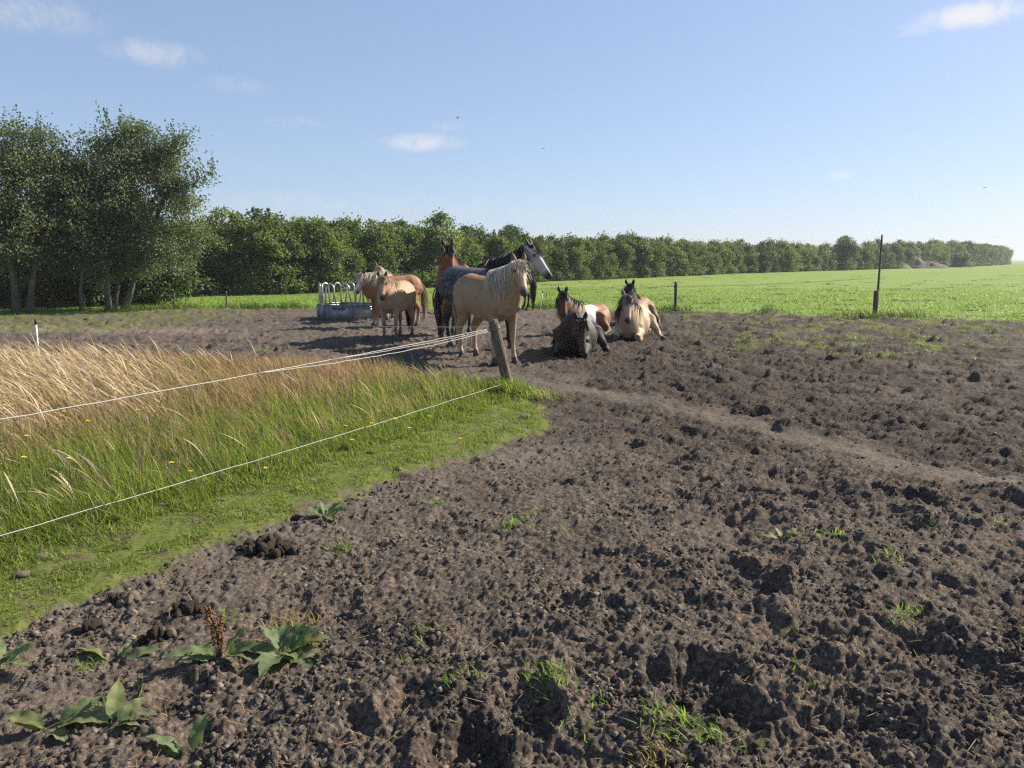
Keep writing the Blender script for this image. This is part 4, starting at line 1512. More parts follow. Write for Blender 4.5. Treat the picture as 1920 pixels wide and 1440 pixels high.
M_gblade = leafy('green_blade', [(0, (.10, .145, .030)), (.45, (.165, .215, .048)), (.8, (.235, .270, .078)), (1, (.36, .32, .16))], .5, rough=.5, attr_t=t_tint((.05, .075, .02), .5, 0, .45), tgain=1.3)
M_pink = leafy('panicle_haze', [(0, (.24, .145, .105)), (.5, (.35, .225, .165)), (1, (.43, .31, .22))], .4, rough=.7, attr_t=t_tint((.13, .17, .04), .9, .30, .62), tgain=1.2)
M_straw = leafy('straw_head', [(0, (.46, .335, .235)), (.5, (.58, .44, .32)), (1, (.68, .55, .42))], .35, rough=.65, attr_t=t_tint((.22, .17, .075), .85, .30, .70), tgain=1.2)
M_short = leafy('grazed_blade', [(0, (.11, .155, .028)), (.5, (.165, .215, .042)), (.85, (.215, .25, .07)), (1, (.34, .29, .14))], .45, rough=.5, tgain=1.3)
M_field = leafy('meadow_blade', [(0, (.115, .185, .028)), (.5, (.155, .235, .040)), (1, (.20, .265, .055))], .45, rough=.5, tgain=1.3)
M_dark = leafy('rank_blade', [(0, (.035, .065, .014)), (.5, (.065, .105, .022)), (1, (.13, .16, .05))], .4, rough=.5)

fl0, fl1 = np.array([CORNER.x, CORNER.y]), np.array([FRONT_END.x, FRONT_END.y])


def front_d(q):
    """distance behind the front rope"""
    e = (fl1 - fl0) / np.linalg.norm(fl1 - fl0)
    nrm2 = np.array([e[1], -e[0]])
    d = (q - fl0) @ nrm2
    return np.where(((WHITE.x - fl0[0]) * nrm2[0] + (WHITE.y - fl0[1]) * nrm2[1]) > 0, d, -d)


def stuff(name, parts, mat, label, smooth=False):
    o = 0
    Vs, Fs, Ts = [], [], []
    for V, F, T, _ in parts:
        Vs.append(V)
        Fs.append(F + o)
        Ts.append(T)
        o += len(V)
    ob = link(name, tri_mesh(name, np.concatenate(Vs), np.concatenate(Fs), {'t': np.concatenate(Ts)}, smooth), mat)
    return tag(ob, label, None, None, 'stuff')


def blades(q, h, wd, seed, nseg=3, lean=.25, bend=.4, wprof=None, wind=.3, pw=2.0, updir=None):
    r = np.random.default_rng(seed)
    n = len(q)
    B = ground_pts(q)
    fa = 7 * pnoise(q[:, 0] * 1.4, q[:, 1] * 1.4, 888)
    fm = .35 * (.5 + pnoise(q[:, 0] * 3, q[:, 1] * 3, 889)) * (nseg < 7)
    d = np.stack([r.normal(0, lean, n) + WIND[0] * wind * .5 + fm * np.cos(fa), r.normal(0, lean, n) + fm * np.sin(fa), np.ones(n)], 1)
    d /= np.linalg.norm(d, axis=1, keepdims=True)
    a = r.uniform(0, 6.283, n)
    bd = np.stack([np.cos(a), np.sin(a), np.zeros(n)], 1) * .6 + WIND * wind * 2
    bd /= np.linalg.norm(bd, axis=1, keepdims=True)
    wp = wprof or ([1.0] * nseg + [0])
    fac = r.normal(0, .7, n) + np.arctan2(-q[:, 0], q[:, 1]) * 0
    return ribbons(B, d, h, wd, nseg, bd, h * bend * r.uniform(.3, 1.3, n), wp, seed + 1, fac, pw)


q = rand_in(TALL, 170000, 400)
q = q[in_view(q)]
fd = front_d(q)
pn = fbm(q[:, 0], q[:, 1], 1.8, 3, 410)
lush = np.clip(.20 + .21 * sstep(-.1, .9, fd) + .22 * pn, .08, .5)
dens = np.random.default_rng(3).uniform(0, 1, len(q)) < np.clip(1.15 - .07 * q[:, 1] + .5 * (fd < .7), .35, 1)
q, lush = q[dens], lush[dens]
rgl = np.random.default_rng(401)
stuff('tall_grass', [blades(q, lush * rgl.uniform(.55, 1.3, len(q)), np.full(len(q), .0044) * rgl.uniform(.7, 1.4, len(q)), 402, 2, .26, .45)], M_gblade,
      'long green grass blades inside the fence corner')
# pinkish fine panicles
q = rand_in(TALL, 80000, 420)
q = q[in_view(q)]
fd = front_d(q)
pn = fbm(q[:, 0], q[:, 1], .9, 3, 421)
strawz = sstep(-2.0, -4.2, q[:, 0] + .35 * (q[:, 1] - 9) + .8 * fbm(q[:, 0], q[:, 1], .6, 2, 431))
pk = np.random.default_rng(5).uniform(0, 1, len(q)) < np.clip(sstep(.45, 1.9, fd + .7 * pn) * .85 + .08, 0, 1) * (1 - .5 * strawz)
q, fd2 = q[pk], fd[pk]
r5 = np.random.default_rng(422)
hh = (.36 + .12 * sstep(.4, 2.0, fd2)) * r5.uniform(.65, 1.15, len(q))
parts = [blades(q, hh, np.full(len(q), .0034), 423, 4, .12, .28, [.6, .5, 1.0, 2.0, 0], .35)]
# side branches of the panicles
k = r5.integers(0, len(q), len(q))
qb = q[k] + r5.normal(0, .014, (len(q), 2))
parts.append(blades(qb, hh[k] * r5.uniform(.86, 1.0, len(q)), np.full(len(q), .0036), 424, 4, .14, .30, [.3, .3, 1.0, 2.0, 0], .35))
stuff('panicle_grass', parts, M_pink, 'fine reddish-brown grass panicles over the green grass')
# straw-coloured arching seed heads
q = rand_in(TALL, 30000, 440)
q = q[in_view(q)]
fd = front_d(q)
strawz = sstep(-2.9, -4.6, q[:, 0] + .35 * (q[:, 1] - 9) + .9 * fbm(q[:, 0], q[:, 1], .6, 2, 431))
left_clump = sstep(-2.1, -2.7, q[:, 0]) * sstep(5.6, 4.9, q[:, 1]) * .13
pk = np.random.default_rng(6).uniform(0, 1, len(q)) < np.clip(strawz * sstep(1.2, 2.4, fd) + left_clump + .012, 0, 1)
q = q[pk]
r6 = np.random.default_rng(441)
hh = np.clip(.60 + .08 * sstep(-4, -6, q[:, 0]) + .08 * fbm(q[:, 0], q[:, 1], .8, 2, 442), .3, .75) * r6.uniform(.55, 1.12, len(q)) * np.where(q[:, 1] < 5.6, .72, 1)
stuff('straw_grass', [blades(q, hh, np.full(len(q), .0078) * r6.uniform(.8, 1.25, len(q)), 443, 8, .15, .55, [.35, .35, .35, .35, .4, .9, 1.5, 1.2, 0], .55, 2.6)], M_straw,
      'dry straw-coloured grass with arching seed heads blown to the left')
# grazed verge
q = rand_in(VERGE, 150000, 450)
sd = poly_sd(q[:, 0], q[:, 1], VERGE)
vv = np.maximum(sd, poly_sd(q[:, 0], q[:, 1], TALL)) + .16 * fbm(q[:, 0], q[:, 1], 1.6, 3, 90) * np.clip(q[:, 1] / 6, .6, 1) + .07 * fbm(q[:, 0], q[:, 1], 7, 2, 95) * np.clip(q[:, 1] / 6, .6, 1)
bare = fbm(q[:, 0], q[:, 1], 4.5, 3, 455)
ok = in_view(q) & (vv > -.10) & (bare < .2) & (np.random.default_rng(8).uniform(0, 1, len(q)) < sstep(-.04, .14, vv) * .9 + .07)
q = q[ok]
fd = front_d(q)
r7 = np.random.default_rng(451)
hv = (.030 + .034 * fbm(q[:, 0], q[:, 1], 3, 2, 456) + .10 * sstep(-.28, .02, fd)) * r7.uniform(.5, 1.5, len(q))
stuff('verge_grass', [blades(q, np.clip(hv, .008, .2), np.full(len(q), .0055), 452, 2, .55, .5)], M_short, 'short grazed green turf between the low rope and the mud')
# rank tuft at the foot of the corner post
r8 = np.random.default_rng(460)
n = 2600
a, rad = r8.uniform(0, 6.283, n), np.abs(r8.normal(0, .24, n))
q = np.stack([CORNER.x - .12 + np.cos(a) * rad * 1.5, CORNER.y - .10 + np.sin(a) * rad * .7], 1)
V, F, T, _ = blades(q, r8.uniform(.10, .34, n) * np.clip(1.2 - rad * 1.2, .4, 1), np.full(n, .007), 461, 3, .35, .5)
ob = link('grass_tuft', tri_mesh('grass_tuft', V, F, {'t': T}), M_gblade)
tag(ob, 'rank green tuft of grass around the foot of the leaning post', 'grass tuft')

# meadow: coarse blades along its near side
band = EDGE[1:-1] + [(EDGE[-2][0] + 10, 46), (-34, 46)]
q = rand_in(band, 60000, 470)
me_ = masks(q[:, 0], q[:, 1])[1]
r9 = np.random.default_rng(471)
ok = in_view(q, .05) & (me_ > -.25) & (r9.uniform(0, 1, len(q)) < np.clip(1.25 - (q[:, 1] - 22) / 26, .15, 1)) & (r9.uniform(0, 1, len(q)) < sstep(-.3, .5, me_) + .1)
q = q[ok]
stuff('meadow_grass', [blades(q, r9.uniform(.04, .12, len(q)) + .05 * np.clip(fbm(q[:, 0], q[:, 1], .5, 3, 473), 0, 1), np.full(len(q), .020), 472, 2, .5, .5)], M_field,
      'bright green meadow sward along the near side of the field')
# darker rank grass left ungrazed under the far fence
pts = []
r10 = np.random.default_rng(480)
EP = np.array([e for e in EDGE if abs(e[0] / max(e[1], .1)) < .85])
for i in range(len(EP) - 1):
    L = np.linalg.norm(EP[i + 1] - EP[i])
    m = int(L * 300)
    t = r10.uniform(0, 1, m)[:, None]
    pts.append(EP[i] + (EP[i + 1] - EP[i]) * t + np.stack([r10.normal(0, .1, m), np.abs(r10.normal(.35, .28, m))], 1))
q = np.concatenate(pts)
patch = fbm(q[:, 0], q[:, 1], .55, 3, 481)
px_ = q[:, 0] / q[:, 1] * FPX + 960
lump = np.maximum.reduce([np.exp(-((px_ - c) / s_) ** 2) for c, s_ in ((1640, 75), (1262, 40), (470, 70), (330, 60), (545, 45), (250, 70), (1700, 50), (1020, 30), (1440, 30))])
ok = (r10.uniform(0, 1, len(q)) < np.clip(.9 * lump + .5 * sstep(.1, .5, patch), .05, 1))
q, lump = q[ok], lump[ok]
stuff('fence_line_grass', [blades(q, (.08 + .24 * lump) * r10.uniform(.4, 1.2, len(q)), np.full(len(q), .011), 482, 3, .3, .5)], M_dark, 'darker rank grass along the far fence line')
# tussocks the mower missed, out in the meadow
r11 = np.random.default_rng(485)
yc = 25 * (90 / 25) ** r11.uniform(0, 1, 200)
xc = r11.uniform(-.1, .72, 200) * yc
ok = poly_sd(xc, yc, MEADOW) > 1.0
xc, yc = xc[ok], yc[ok]
q = np.stack([np.repeat(xc, 40) + r11.normal(0, .28, len(xc) * 40) * np.repeat(r11.uniform(.5, 2.2, len(xc)), 40), np.repeat(yc, 40) + r11.normal(0, .16, len(xc) * 40)], 1)
stuff('meadow_tussocks', [blades(q, r11.uniform(.04, .13, len(q)), np.full(len(q), .022), 486, 2, .4, .5)], M_dark, 'darker grass tussocks dotted over the meadow')
# sparse seedlings over the far right corner of the mud
q = np.random.default_rng(490).uniform((3.0, 12.5), (17, 24), (150000, 2))
cov = sstep(.0, .34, fbm(q[:, 0], q[:, 1], 1.3, 4, 133)) * sstep(2.6, 6.0, q[:, 0]) * sstep(11, 15, q[:, 1])
ok = in_view(q, .05) & (np.random.default_rng(491).uniform(0, 1, len(q)) < cov * .8)
q = q[ok]
stuff('mud_seedlings', [blades(q, np.random.default_rng(492).uniform(.02, .075, len(q)), np.full(len(q), .014), 493, 2, .6, .5)], M_short, 'sparse green seedlings scattered over the mud by the tall pole')
q = np.random.default_rng(494).uniform((-17, 16), (-5, 25), (70000, 2))
cov = sstep(-7.0, -10.0, q[:, 0] + 0.6 * fbm(q[:, 0], q[:, 1], .6, 2, 130)) * sstep(17.2, 19.0, q[:, 1] - .25 * (q[:, 0] + 10)) * sstep(-.35, .35, fbm(q[:, 0], q[:, 1], 2.2, 3, 131))
q = q[in_view(q, .05) & (np.random.default_rng(495).uniform(0, 1, len(q)) < cov * .6)]
stuff('thin_turf', [blades(q, np.random.default_rng(496).uniform(.015, .05, len(q)), np.full(len(q), .014), 497, 2, .6, .5)], M_short, 'thin worn turf in front of the left clump of trees')

# yellow flowers among the tall grass
M_yellow = simple('yellow_petal', (.72, .52, .03), (.82, .64, .06), 50, .6, .2, .1, .001)
M_stem = simple('flower_stem', (.07, .11, .03), (.12, .17, .05), 30, .7, .2, .1, .001)
fl = [(712, 771, .20), (648, 799, .18), (697, 794, .2), (742, 786, .2), (768, 803, .16), (805, 781, .2), (660, 825, .12), (863, 823, .03), (405, 695, .48), (480, 706, .45), (130, 860, .40), (322, 868, .25),
      (45, 858, .42), (120, 772, .45), (165, 790, .43), (357, 884, .14), (498, 878, .12), (258, 769, .45), (780, 704, .38), (50, 818, .44)]


def flower_label(px, py):
    return 'small yellow flower in the grass %s' % ('near the leaning post' if px > 600 else 'in front of the bare mud' if py < 720 else 'by the low rope' if py > 840 else 'in the middle of the long grass')


for k, (px, py, hz) in enumerate(fl):
    c = G(px, py, hz)
    zb = gz(c.x, c.y)
    o = empty('yellow_flower', (c.x, c.y, zb))
    tag(o, flower_label(px, py), 'flower', 'yellow flowers ' + flower_label(px, py)[29:])
    H = max(.02, hz - zb)
    link('stem', MB().tube([(.01, 0, 0), (.0, 0, H * .6), (0, 0, H)], .003, 4).mesh('stem'), M_stem, o)
    mb = MB()
    for ring, (nn, rr_, zz_) in enumerate(((11, .019, .004), (8, .012, .009))):
        for j in range(nn):
            a = 2 * math.pi * (j + .5 * ring) / nn
            d = Vector((math.cos(a), math.sin(a), 0))
            s = Vector((-d.y, d.x, 0)) * .004
            b = Vector((0, 0, H))
            mb.add([tuple(b - s * .5), tuple(b + s * .5), tuple(b + d * rr_ + s + Vector((0, 0, zz_))), tuple(b + d * rr_ - s + Vector((0, 0, zz_)))], [(0, 1, 2), (0, 2, 3)])
    link('petals', mb.mesh('petals'), M_yellow, o)

# ------------------------------------------------------------------ docks and tufts on the mud
def mat_dock(name, c0, c1, vein):
    m, nt = new_mat(name)
    tcn = nt.n('ShaderNodeTexCoord')
    f = nt.noise(tcn.outputs['Object'], 26, 4, .6)
    col = nt.ramp(f, [(.3, c0), (.7, c1)])
    v = attr(nt, 'v').outputs['Fac']
    col = nt.mix(nt.mapr(v, .10, .0, 0, .75), col, vein)
    col = nt.mix(nt.mapr(nt.noise(tcn.outputs['Object'], 17, 5, .7), .58, .66, 0, .8), col, (.15, .10, .05))
    d = principled(nt, col, .62, .25, bump(nt, nt.noise(tcn.outputs['Object'], 60, 2, .5), .3, .004))
    t = nt.n('ShaderNodeBsdfTranslucent')
    nt.put(t.inputs[0], nt.mix(1.0, col, (1.2, 1.3, .5), 'MULTIPLY'))
    mx = nt.n('ShaderNodeMixShader')
    mx.inputs[0].default_value = .35
    m.node_tree.links.new(d, mx.inputs[1])
    m.node_tree.links.new(t.outputs[0], mx.inputs[2])
    return out_surface(m, nt, mx.outputs[0])


M_dock = mat_dock('dock_leaf', (.095, .140, .055), (.180, .230, .105), (.28, .30, .16))
M_dock_old = mat_dock('dock_leaf_faded', (.13, .17, .055), (.24, .24, .12), (.26, .22, .10))
M_rust = simple('dock_seed', (.10, .05, .022), (.22, .12, .055), 60, .85, .15, .4, .004)


def dock_leaf(L, Wd, droop, seed):
    """a broad wavy-edged leaf lying along +X from its stalk"""
    r = random.Random(seed)
    n, m = 12, 5
    V, F, A = [], [], []
    ph = r.uniform(0, 6)
    for i in range(n + 1):
        t = i / n
        wt = Wd * (math.sin(min(1, t * 1.04 + .04) * math.pi) ** .7) * (1 - .35 * t) if t > .14 else Wd * .04
        for j in range(m + 1):
            s = j / m * 2 - 1
            y = s * wt * .5 * (1 + .07 * math.sin(t * 21 + ph + s))
            x = L * t
            z = L * (.34 * math.sin(t * 1.7) * (1 - droop) - droop * t * t * .42 + .08 * t) + abs(s) * wt * .16 * (1 - t * .3) + .10 * wt * math.sin(t * 17 + ph + s * 1.5) * abs(s)
            V.append((x, y, z))
            A.append(abs(s))
    for i in range(n):
        for j in range(m):
            a = i * (m + 1) + j
            F.append((a, a + 1, a + m + 2, a + m + 1))
    return tri_mesh('leaf', V, F, {'v': np.array(A)}, smooth=True)


LEAVES = [dock_leaf(.26, .105, .35, 1), dock_leaf(.23, .085, .6, 2), dock_leaf(.20, .09, .15, 3), dock_leaf(.17, .07, .5, 4)]
for me in LEAVES:
    me.materials.append(M_dock)
LEAVES_OLD = [m.copy() for m in LEAVES]
for me in LEAVES_OLD:
    me.materials[0] = M_dock_old


def dock(px, py, leaves, label, spike=0, lift=0.0, size=.82):
    c = G(px, py)
    h = height(np.array([c.x]), np.array([c.y]), True)[0]
    o = empty('dock_plant', (c.x, c.y, float(h) + .004 + lift))
    tag(o, label, 'plant', 'broad-leaved docks on the mud')
    for (ang, kind, sc, tilt, old) in leaves:
        lf = link('leaf', (LEAVES_OLD if old else LEAVES)[kind], None, o, (.015 * math.cos(R(ang)), .015 * math.sin(R(ang)), .0))
        lf.rotation_euler = (R(random.uniform(-30, 30)), -R(tilt * .45), R(ang))
        lf.scale = (sc * size,) * 3
    for s_ in range(spike):
        mb = MB()
        a = random.uniform(0, 6)
        tip = Vector((.05 * math.cos(a), .05 * math.sin(a), random.uniform(.20, .25)))
        mb.tube([(0, 0, 0), tip * .5 + Vector((.01, 0, 0)), tip], [.005, .004, .002], 5)
        st = mb.mesh('flower_stalk')
        so = link('flower_stalk', st, M_rust, o)
        mb = MB()
        for k in range(110):
            t = random.uniform(.28, 1.0)
            b = tip * t + Vector((random.gauss(0, .012), random.gauss(0, .012), random.gauss(0, .006))) * (1.3 - .6 * t)
            e = .0055
            mb.add([tuple(b + Vector((e, 0, 0))), tuple(b + Vector((-e, e, 0))), tuple(b + Vector((-e, -e, 0))), tuple(b + Vector((0, 0, e * 1.6)))], [(0, 1, 3), (1, 2, 3), (2, 0, 3), (0, 2, 1)])
        link('seeds', mb.mesh('seeds'), M_rust, so)
    return o


random.seed(21)
dock(530, 1215, [(5, 0, .9, 4, 0), (-15, 1, 1.05, 2, 1), (15, 0, .8, 12, 1), (-95, 0, .95, -4, 0), (-60, 2, .8, 0, 0), (-35, 1, .9, 0, 0), (150, 2, .85, 30, 0), (120, 3, 1, 38, 0), (60, 2, .8, 40, 0),
                 (95, 0, .7, 30, 0), (175, 1, .8, 18, 0), (-125, 3, .9, 8, 0), (30, 2, .9, 30, 0)], 'largest dock plant with many broad wavy leaves spread on the mud', size=1.0)
dock(412, 1228, [(200, 0, 1.0, 12, 0), (215, 2, .7, 5, 0), (40, 2, 1.0, 40, 0), (160, 3, .9, 30, 0), (-20, 1, .9, 8, 0), (10, 0, .8, 25, 0)], 'dock with a rusty-brown seed stalk left of the largest dock', 2)
dock(215, 1228, [(175, 0, .95, 10, 1), (20, 1, .95, 25, 0), (45, 2, .8, 35, 0), (195, 3, .9, 0, 0), (80, 3, .8, 40, 0)], 'dock with two leaf pairs below the turf edge at the left')
dock(2, 1250, [(20, 2, .9, 25, 0), (-20, 3, 1.1, 10, 0), (60, 3, 1.0, 35, 0), (140, 2, .9, 30, 0)], 'dock cut off by the left edge of the photograph')
dock(95, 1362, [(170, 0, .8, 20, 1), (-10, 0, .9, 8, 1), (20, 1, .9, 20, 1), (200, 2, .8, 8, 1), (50, 0, .8, 25, 0), (-40, 3, 1, 0, 1)], 'faded flat dock in the bottom left corner')
dock(208, 1362, [(110, 2, 1.0, 45, 1), (60, 3, 1.0, 35, 0), (20, 1, .8, 12, 0), (140, 3, .9, 20, 1), (-10, 3, .8, 5, 1)], 'small faded dock beside the corner dock')
dock(352, 1398, [(172, 2, 1.0, 3, 0), (160, 3, .9, 2, 0), (75, 2, .85, 62, 0)], 'single pale dock leaf with an upright one at the bottom')
dock(612, 975, [(20, 2, .8, 30, 0), (160, 2, .9, 25, 0), (90, 3, 1.0, 40, 0), (-60, 3, .9, 10, 0), (200, 3, .9, 12, 0), (-20, 3, .9, 12, 0), (50, 2, .8, 45, 0), (130, 2, .8, 45, 0)], 'compact green dock at the turf edge above the manure pile')
dock(1466, 1018, [(30, 3, .9, 35, 1), (170, 3, 1.0, 10, 1), (95, 3, .8, 30, 1)], 'small pale yellow-green dock alone on the right-hand mud')
dock(757, 1012, [(10, 3, .6, 20, 0), (130, 3, .6, 20, 0)], 'tiny seedling dock on the mud right of the manure pile')

def small(t):
    return [(a, b, h * .85, max(14, int(n * .6)), d, l) for a, b, h, n, d, l in t]


TUFTS = small([(1290, 1378, .105, 130, 0, 'bright grass tuft near the bottom beside the deep hoof hole'), (1240, 1372, .07, 50, 0, 'smaller grass tuft just left of the bottom bright tuft'),
         (1030, 1290, .10, 85, 0, 'upright grass tuft above the dark hollow at the bottom centre'), (866, 1285, .07, 60, 0, 'low grass tuft left of the upright one at the bottom centre'),
         (1062, 1308, .06, 30, 0, 'few grass blades right of the upright tuft'), (1706, 1150, .08, 100, 0, 'bright grass tuft on the right-hand mud'),
         (1682, 1170, .05, 35, 0, 'little grass tuft just below the bright right-hand tuft'), (966, 992, .09, 90, 0, 'pale grass tuft on the mud below the turf tip'),
         (1060, 1004, .07, 50, 0, 'small grass tuft right of the pale tuft below the turf tip'), (1005, 970, .07, 45, 0, 'thin grass tuft above the pale tuft'),
         (1232, 1432, .09, 110, 1, 'dry straw-coloured tuft at the bottom edge'), (1555, 1015, .07, 50, 0, 'flat grass tuft right of the pale dock'),
         (1490, 1010, .07, 40, 0, 'wispy grass beside the pale dock'), (1130, 1335, .06, 26, 0, 'thin curled blades in the mud right of the dark hollow'),
         (1085, 1380, .06, 40, 0, 'short tuft at the bottom between the bright tuft and the mound'), (785, 1195, .06, 40, 0, 'thin tuft right of the largest dock'),
         (787, 1235, .05, 30, 0, 'tiny tuft just below the thin tuft right of the dock'), (1675, 1060, .08, 40, 0, 'sparse upright grass on the right-hand mud'),
         (1400, 1390, .07, 22, 0, 'splayed grass blades near the bottom right'), (1500, 1285, .06, 34, 0, 'small tuft by pale clods in the lower right'),
         (1600, 1260, .05, 20, 1, 'dry stalky tuft on a clod in the lower right'), (1475, 1202, .05, 30, 0, 'small grass tuft in the middle of the right-hand mud'),
         (205, 1330, .09, 45, 0, 'grass sprig above the corner docks'), (545, 1170, .12, 110, 1, 'grassy seedy tuft behind the largest dock'), (427, 1160, .07, 30, 0, 'small green sprig by the dark lumps left of the docks'),
         (160, 1245, .06, 70, 0, 'low green tuft beside the leftmost dock leaf pair'), (820, 955, .06, 50, 0, 'small tuft on the bare lane below the turf'), (640, 1035, .07, 90, 0, 'low grass patch right of the manure pile'),
         (1110, 912, .05, 25, 0, 'few blades on the mud below the post'), (1715, 905, .05, 30, 0, 'grass sprig beside the sandy lane at the right'), (1865, 985, .07, 26, 0, 'grass sprig near the right edge'),
         (1750, 985, .06, 26, 0, 'grass sprig on the clods left of the right edge'), (490, 662, .10, 240, 0, 'green weed tuft on the mud behind the long grass'), (320, 1300, .07, 24, 1, 'dry sprig between the corner docks and the large docks'),
         (1310, 1398, .05, 30, 0, 'short blades below the bright bottom tuft')])
M_tuft = leafy('tuft_blade', [(0, (.11, .19, .03)), (.6, (.17, .27, .045)), (1, (.24, .32, .08))], .5, rough=.5, tgain=1.4)
M_drytuft = leafy('dry_tuft', [(0, (.30, .22, .09)), (1, (.46, .36, .17))], .35, rough=.7)
for k, (px, py, hh_, n, dryf, lab) in enumerate(TUFTS):
    c = G(px, py)
    r = np.random.default_rng(600 + k)
    spread = .014 + hh_ * .55
    q = np.stack([c.x + r.normal(0, spread, n), c.y + r.normal(0, spread * .7, n)], 1)
    V, F, T, _ = blades(q, r.uniform(.45, 1.2, n) * hh_, np.full(n, .0045), 700 + k, 3, .55, .6)
    B = height(q[:, 0], q[:, 1], True) - height(q[:, 0], q[:, 1], False)
    V[:, 2] += np.repeat(B, len(V) // n)
    ob = link('grass_tuft', tri_mesh('grass_tuft', V, F, {'t': T}), M_drytuft if dryf else M_tuft)
    tag(ob, lab, 'grass tuft', 'grass tufts growing in the mud')

# ------------------------------------------------------------------ droppings, clods, chaff
def lump_mesh(seed, sub=2, rough=.22):
    r = random.Random(seed)
    bm = bmesh.new()
    bmesh.ops.create_icosphere(bm, subdivisions=sub, radius=1)
    ph = [Vector((r.uniform(-2, 2), r.uniform(-2, 2), r.uniform(-2, 2))) for _ in range(5)]
    for v in bm.verts:
        d = sum(math.sin(v.co.dot(p_) * 2.0 + i) for i, p_ in enumerate(ph)) / 5
        v.co *= 1 + rough * d * 1.6 + r.uniform(-.06, .06)
        v.co.z *= .8
    me = bpy.data.meshes.new('lump')
    bm.to_mesh(me)
    bm.free()
    return me


LUMPS = [lump_mesh(s, 2) for s in range(5)]
for me in LUMPS:
    me.materials.append(M_clod)
LUMPS_PALE = [m.copy() for m in LUMPS]
for me in LUMPS_PALE:
    me.materials[0] = M_pale


def pile(px, py, n, sx, sy, hgt, size, label, pale=0):
    c = G(px, py)
    h0 = float(height(np.array([c.x]), np.array([c.y]), True)[0])
    o = empty('manure_pile', (c.x, c.y, h0 - .01))
    tag(o, label, 'manure pile', 'horse droppings on the mud')
    r = random.Random(int(px))
    for k in range(n):
        x, y = r.gauss(0, sx * .45), r.gauss(0, sy * .45)
        f = max(0, 1 - (x / sx) ** 2 - (y / sy) ** 2)
        s = size * r.uniform(.55, 1.25)
        hl = float(height(np.array([c.x + x]), np.array([c.y + y]), True)[0]) - h0
        l = link('dropping', (LUMPS_PALE if r.random() < pale else LUMPS)[r.randrange(5)], None, o, (x, y, max(hl, 0) * .6 + f * hgt * r.uniform(.3, 1) + s * .35))
        l.scale = (s * r.uniform(.85, 1.3), s, s * .85)
        l.rotation_euler = (r.uniform(0, 6), r.uniform(0, 6), r.uniform(0, 6))


pile(505, 1030, 70, .20, .13, .05, .026, 'big dark manure pile at the turf edge', .04)
pile(352, 1148, 22, .11, .07, .03, .024, 'dark droppings left of the seed-stalk dock', .0)
pile(300, 1190, 14, .10, .06, .02, .024, 'row of dark lumps near the left docks', .1)
pile(232, 1135, 16, .09, .05, .03, .026, 'crumbly brown lumps on the turf edge at the left', .6)
pile(835, 712, 40, .42, .28, .07, .040, 'dark droppings behind the long grass left of the post', .0)
pile(555, 975, 5, .05, .03, .02, .024, 'few dark balls right above the big manure pile', 0)
pile(165, 1180, 4, .03, .03, .02, .028, 'single dark lump on bare soil at the left', 0)

# loose crumbs of soil strewn over the mud, too many to count
def strewn(name, n, smin, smax, seed, mat, label, thr, xr=(-3.2, 5.0), yr=(1.9, 9.5)):
    r = np.random.default_rng(seed)
    y = yr[0] * (yr[1] / yr[0]) ** r.uniform(0, 1, n * 2)
    x = r.uniform(-.74, .74, n * 2) * y
    mk_ = masks(x, y)
    cl = fbm(x, y, 1.7, 3, seed + 5)
    ok = (mk_[0] < -.02) & (r.uniform(0, 1, len(x)) < sstep(thr - .35, thr + .35, cl) * np.where(mk_[2] < .3, .25, 1))
    x, y = x[ok][:n], y[ok][:n]
    z = height(x, y, True)
    tpl = np.array([(1, 0, 0), (-1, 0, 0), (0, 1, 0), (0, -1, 0), (0, 0, 1), (.6, .6, .55), (-.65, .5, .5), (.5, -.65, .5), (-.55, -.55, .6)], np.float32)
    tf_ = np.array([(4, 5, 6), (4, 6, 8), (4, 8, 7), (4, 7, 5), (0, 2, 5), (2, 6, 5), (2, 1, 6), (1, 8, 6), (1, 3, 8), (3, 7, 8), (3, 0, 7), (0, 5, 7)])
    m = len(x)
    s = (smin + (smax - smin) * r.uniform(0, 1, m) ** 3)
    V = tpl[None] * s[:, None, None] * r.uniform(.6, 1.3, (m, 1, 3)) + r.normal(0, .16, (m, 9, 3)) * s[:, None, None]
    a = r.uniform(0, 6.283, m)
    ca, sa = np.cos(a)[:, None], np.sin(a)[:, None]
    X, Y = V[..., 0] * ca - V[..., 1] * sa, V[..., 0] * sa + V[..., 1] * ca
    V = np.stack([X + x[:, None], Y + y[:, None], V[..., 2] * .8 + z[:, None]], -1).reshape(-1, 3)
    F = (tf_[None] + (np.arange(m) * 9)[:, None, None]).reshape(-1, 3)
    ob = link(name, tri_mesh(name, V, F), mat)
    return tag(ob, label, None, None, 'stuff')


strewn('soil_crumbs', 30000, .0035, .019, 800, M_crumb, 'loose soil crumbs strewn over the mud', .1)
strewn('dark_crumbs', 5000, .004, .020, 820, M_clod, 'dark crumbs of manure strewn over the mud', .1)
# bits of straw
r = np.random.default_rng(830)
n = 1500
y = 2.0 * (5.0 ** r.uniform(0, 1, n))
x = r.uniform(-.72, .72, n) * y
ok = masks(x, y)[0] < 0
x, y = x[ok], y[ok]
n = len(x)
B = np.stack([x, y, height(x, y, True) + .006], 1)
d = r.normal(size=(n, 3))
d[:, 2] *= .18
d /= np.linalg.norm(d, axis=1, keepdims=True)
V, F, T, _ = ribbons(B, d, r.uniform(.02, .10, n), np.full(n, .0028), 2, d * 0 + np.array([0, 0, 1]), r.uniform(-.01, .01, n), [1, 1, .6], 831)
tag(link('straw_bits', tri_mesh('straw_bits', V, F, {'t': T}), M_drytuft), 'scattered bits of straw on the mud', None, None, 'stuff')
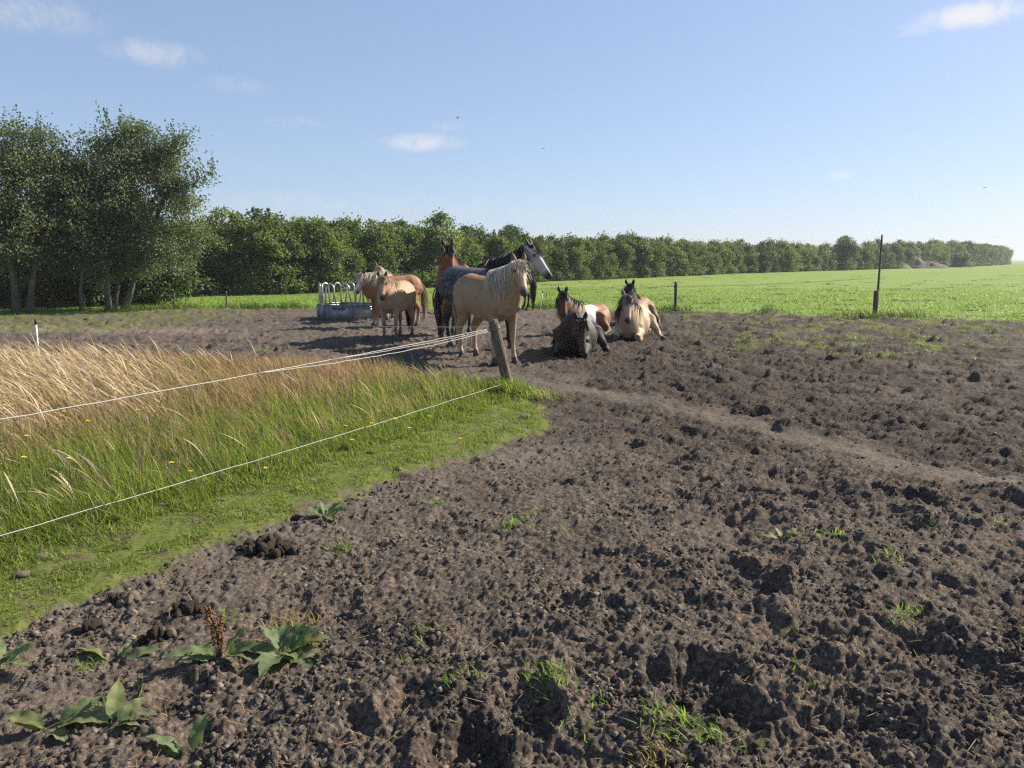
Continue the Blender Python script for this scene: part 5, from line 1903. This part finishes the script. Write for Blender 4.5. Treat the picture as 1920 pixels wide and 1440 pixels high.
# two long dry stalks fallen across the low rope
for (a, b, lab) in [(AT(178, 1002, 4.25), AT(222, 926, 4.35), 'dry stalk leaning upright on the low rope'), (AT(165, 950, 4.3), AT(275, 988, 4.2), 'dry stalk fallen across the low rope')]:
    o = link('dry_stalk', MB().tube(rope_pts(a, b, -.01, 6, .004, 3), .003, 5).mesh('dry_stalk'), M_drytuft)
    tag(o, lab, 'stalk', 'dry stalks on the low rope')
# pale stones in the turf
for k, (px, py, s, lab) in enumerate([(418, 947, .022, 'pale stone on the turf in front of the low rope'), (80, 1062, .035, 'brown clod on the turf at the left edge'), (45, 1098, .035, 'pale-topped clod on the turf near the left edge'),
                                      (985, 786, .05, 'clump of dry stalks and earth on the turf below the post'), (748, 888, .03, 'pale clod at the turf edge'), (875, 775, .05, 'grey stone in the rank grass left of the post'), (695, 858, .03, 'dark clod on the turf in the middle')]):
    c = G(px, py)
    o = link('clod', (LUMPS_PALE if k != 6 else LUMPS)[k % 5].copy(), None, None, (c.x, c.y, gz(c.x, c.y) + s * .3))
    o.scale = (s * 1.1, s * .8, s * .6)
    tag(o, lab, 'clod', 'loose clods on the turf')

# ------------------------------------------------------------------ birds
M_bird = simple('bird', (.02, .02, .022), (.05, .05, .05), 8, .8, .2, 0, .01)
for (px, py, D, rz, lab) in [(858, 221, 55, .3, 'tiny dark bird gliding above the tree row'), (1018, 279, 60, 1.2, 'tiny dark bird low above the grey horse'), (1846, 352, 60, .5, 'tiny dark bird at the far right of the sky')]:
    c = AT(px, py, D)
    o = empty('bird', tuple(c), rz)
    tag(o, lab, 'bird', 'birds in the sky')
    V, F = loft([((-.14, 0, 0), (1, 0, 0), (0, 0, 1), .012, .006), ((-.06, 0, 0), (1, 0, 0), (0, 0, 1), .022, .02), ((.03, 0, 0), (1, 0, 0), (0, 0, 1), .028, .026), ((.09, 0, .005), (1, 0, 0), (0, 0, 1), .012, .012)], 8)
    me = bpy.data.meshes.new('bird_body')
    me.from_pydata(V, [], F)
    link('body', me, M_bird, o)
    for sd in (1, -1):
        mb = MB()
        mb.add([(.05, 0, .01), (-.03, 0, .01), (.06, sd * .09, .035), (-.02, sd * .09, .035), (-.04, sd * .2, .02), (.05, 0, .0), (-.03, 0, .0), (.06, sd * .09, .028), (-.02, sd * .09, .028)],
               [(0, 2, 3), (0, 3, 1), (2, 4, 3), (5, 8, 7), (5, 6, 8), (7, 8, 4)])
        link('wing', mb.mesh('wing'), M_bird, o)

# ------------------------------------------------------------------ haze
m, nt = new_mat('haze_air')
pv = nt.n('ShaderNodeVolumePrincipled')
pv.inputs['Color'].default_value = (.86, .92, 1.0, 1)
pv.inputs['Density'].default_value = .00045
pv.inputs['Anisotropy'].default_value = .1
ho = nt.n('ShaderNodeOutputMaterial')
m.node_tree.links.new(pv.outputs[0], ho.inputs['Volume'])
hz = link('haze', MB().box((100, 420, 5.25), (1700, 1100, 13.5)).mesh('haze'), m)
tag(hz, 'thin summer haze over the meadow', None, None, 'stuff')
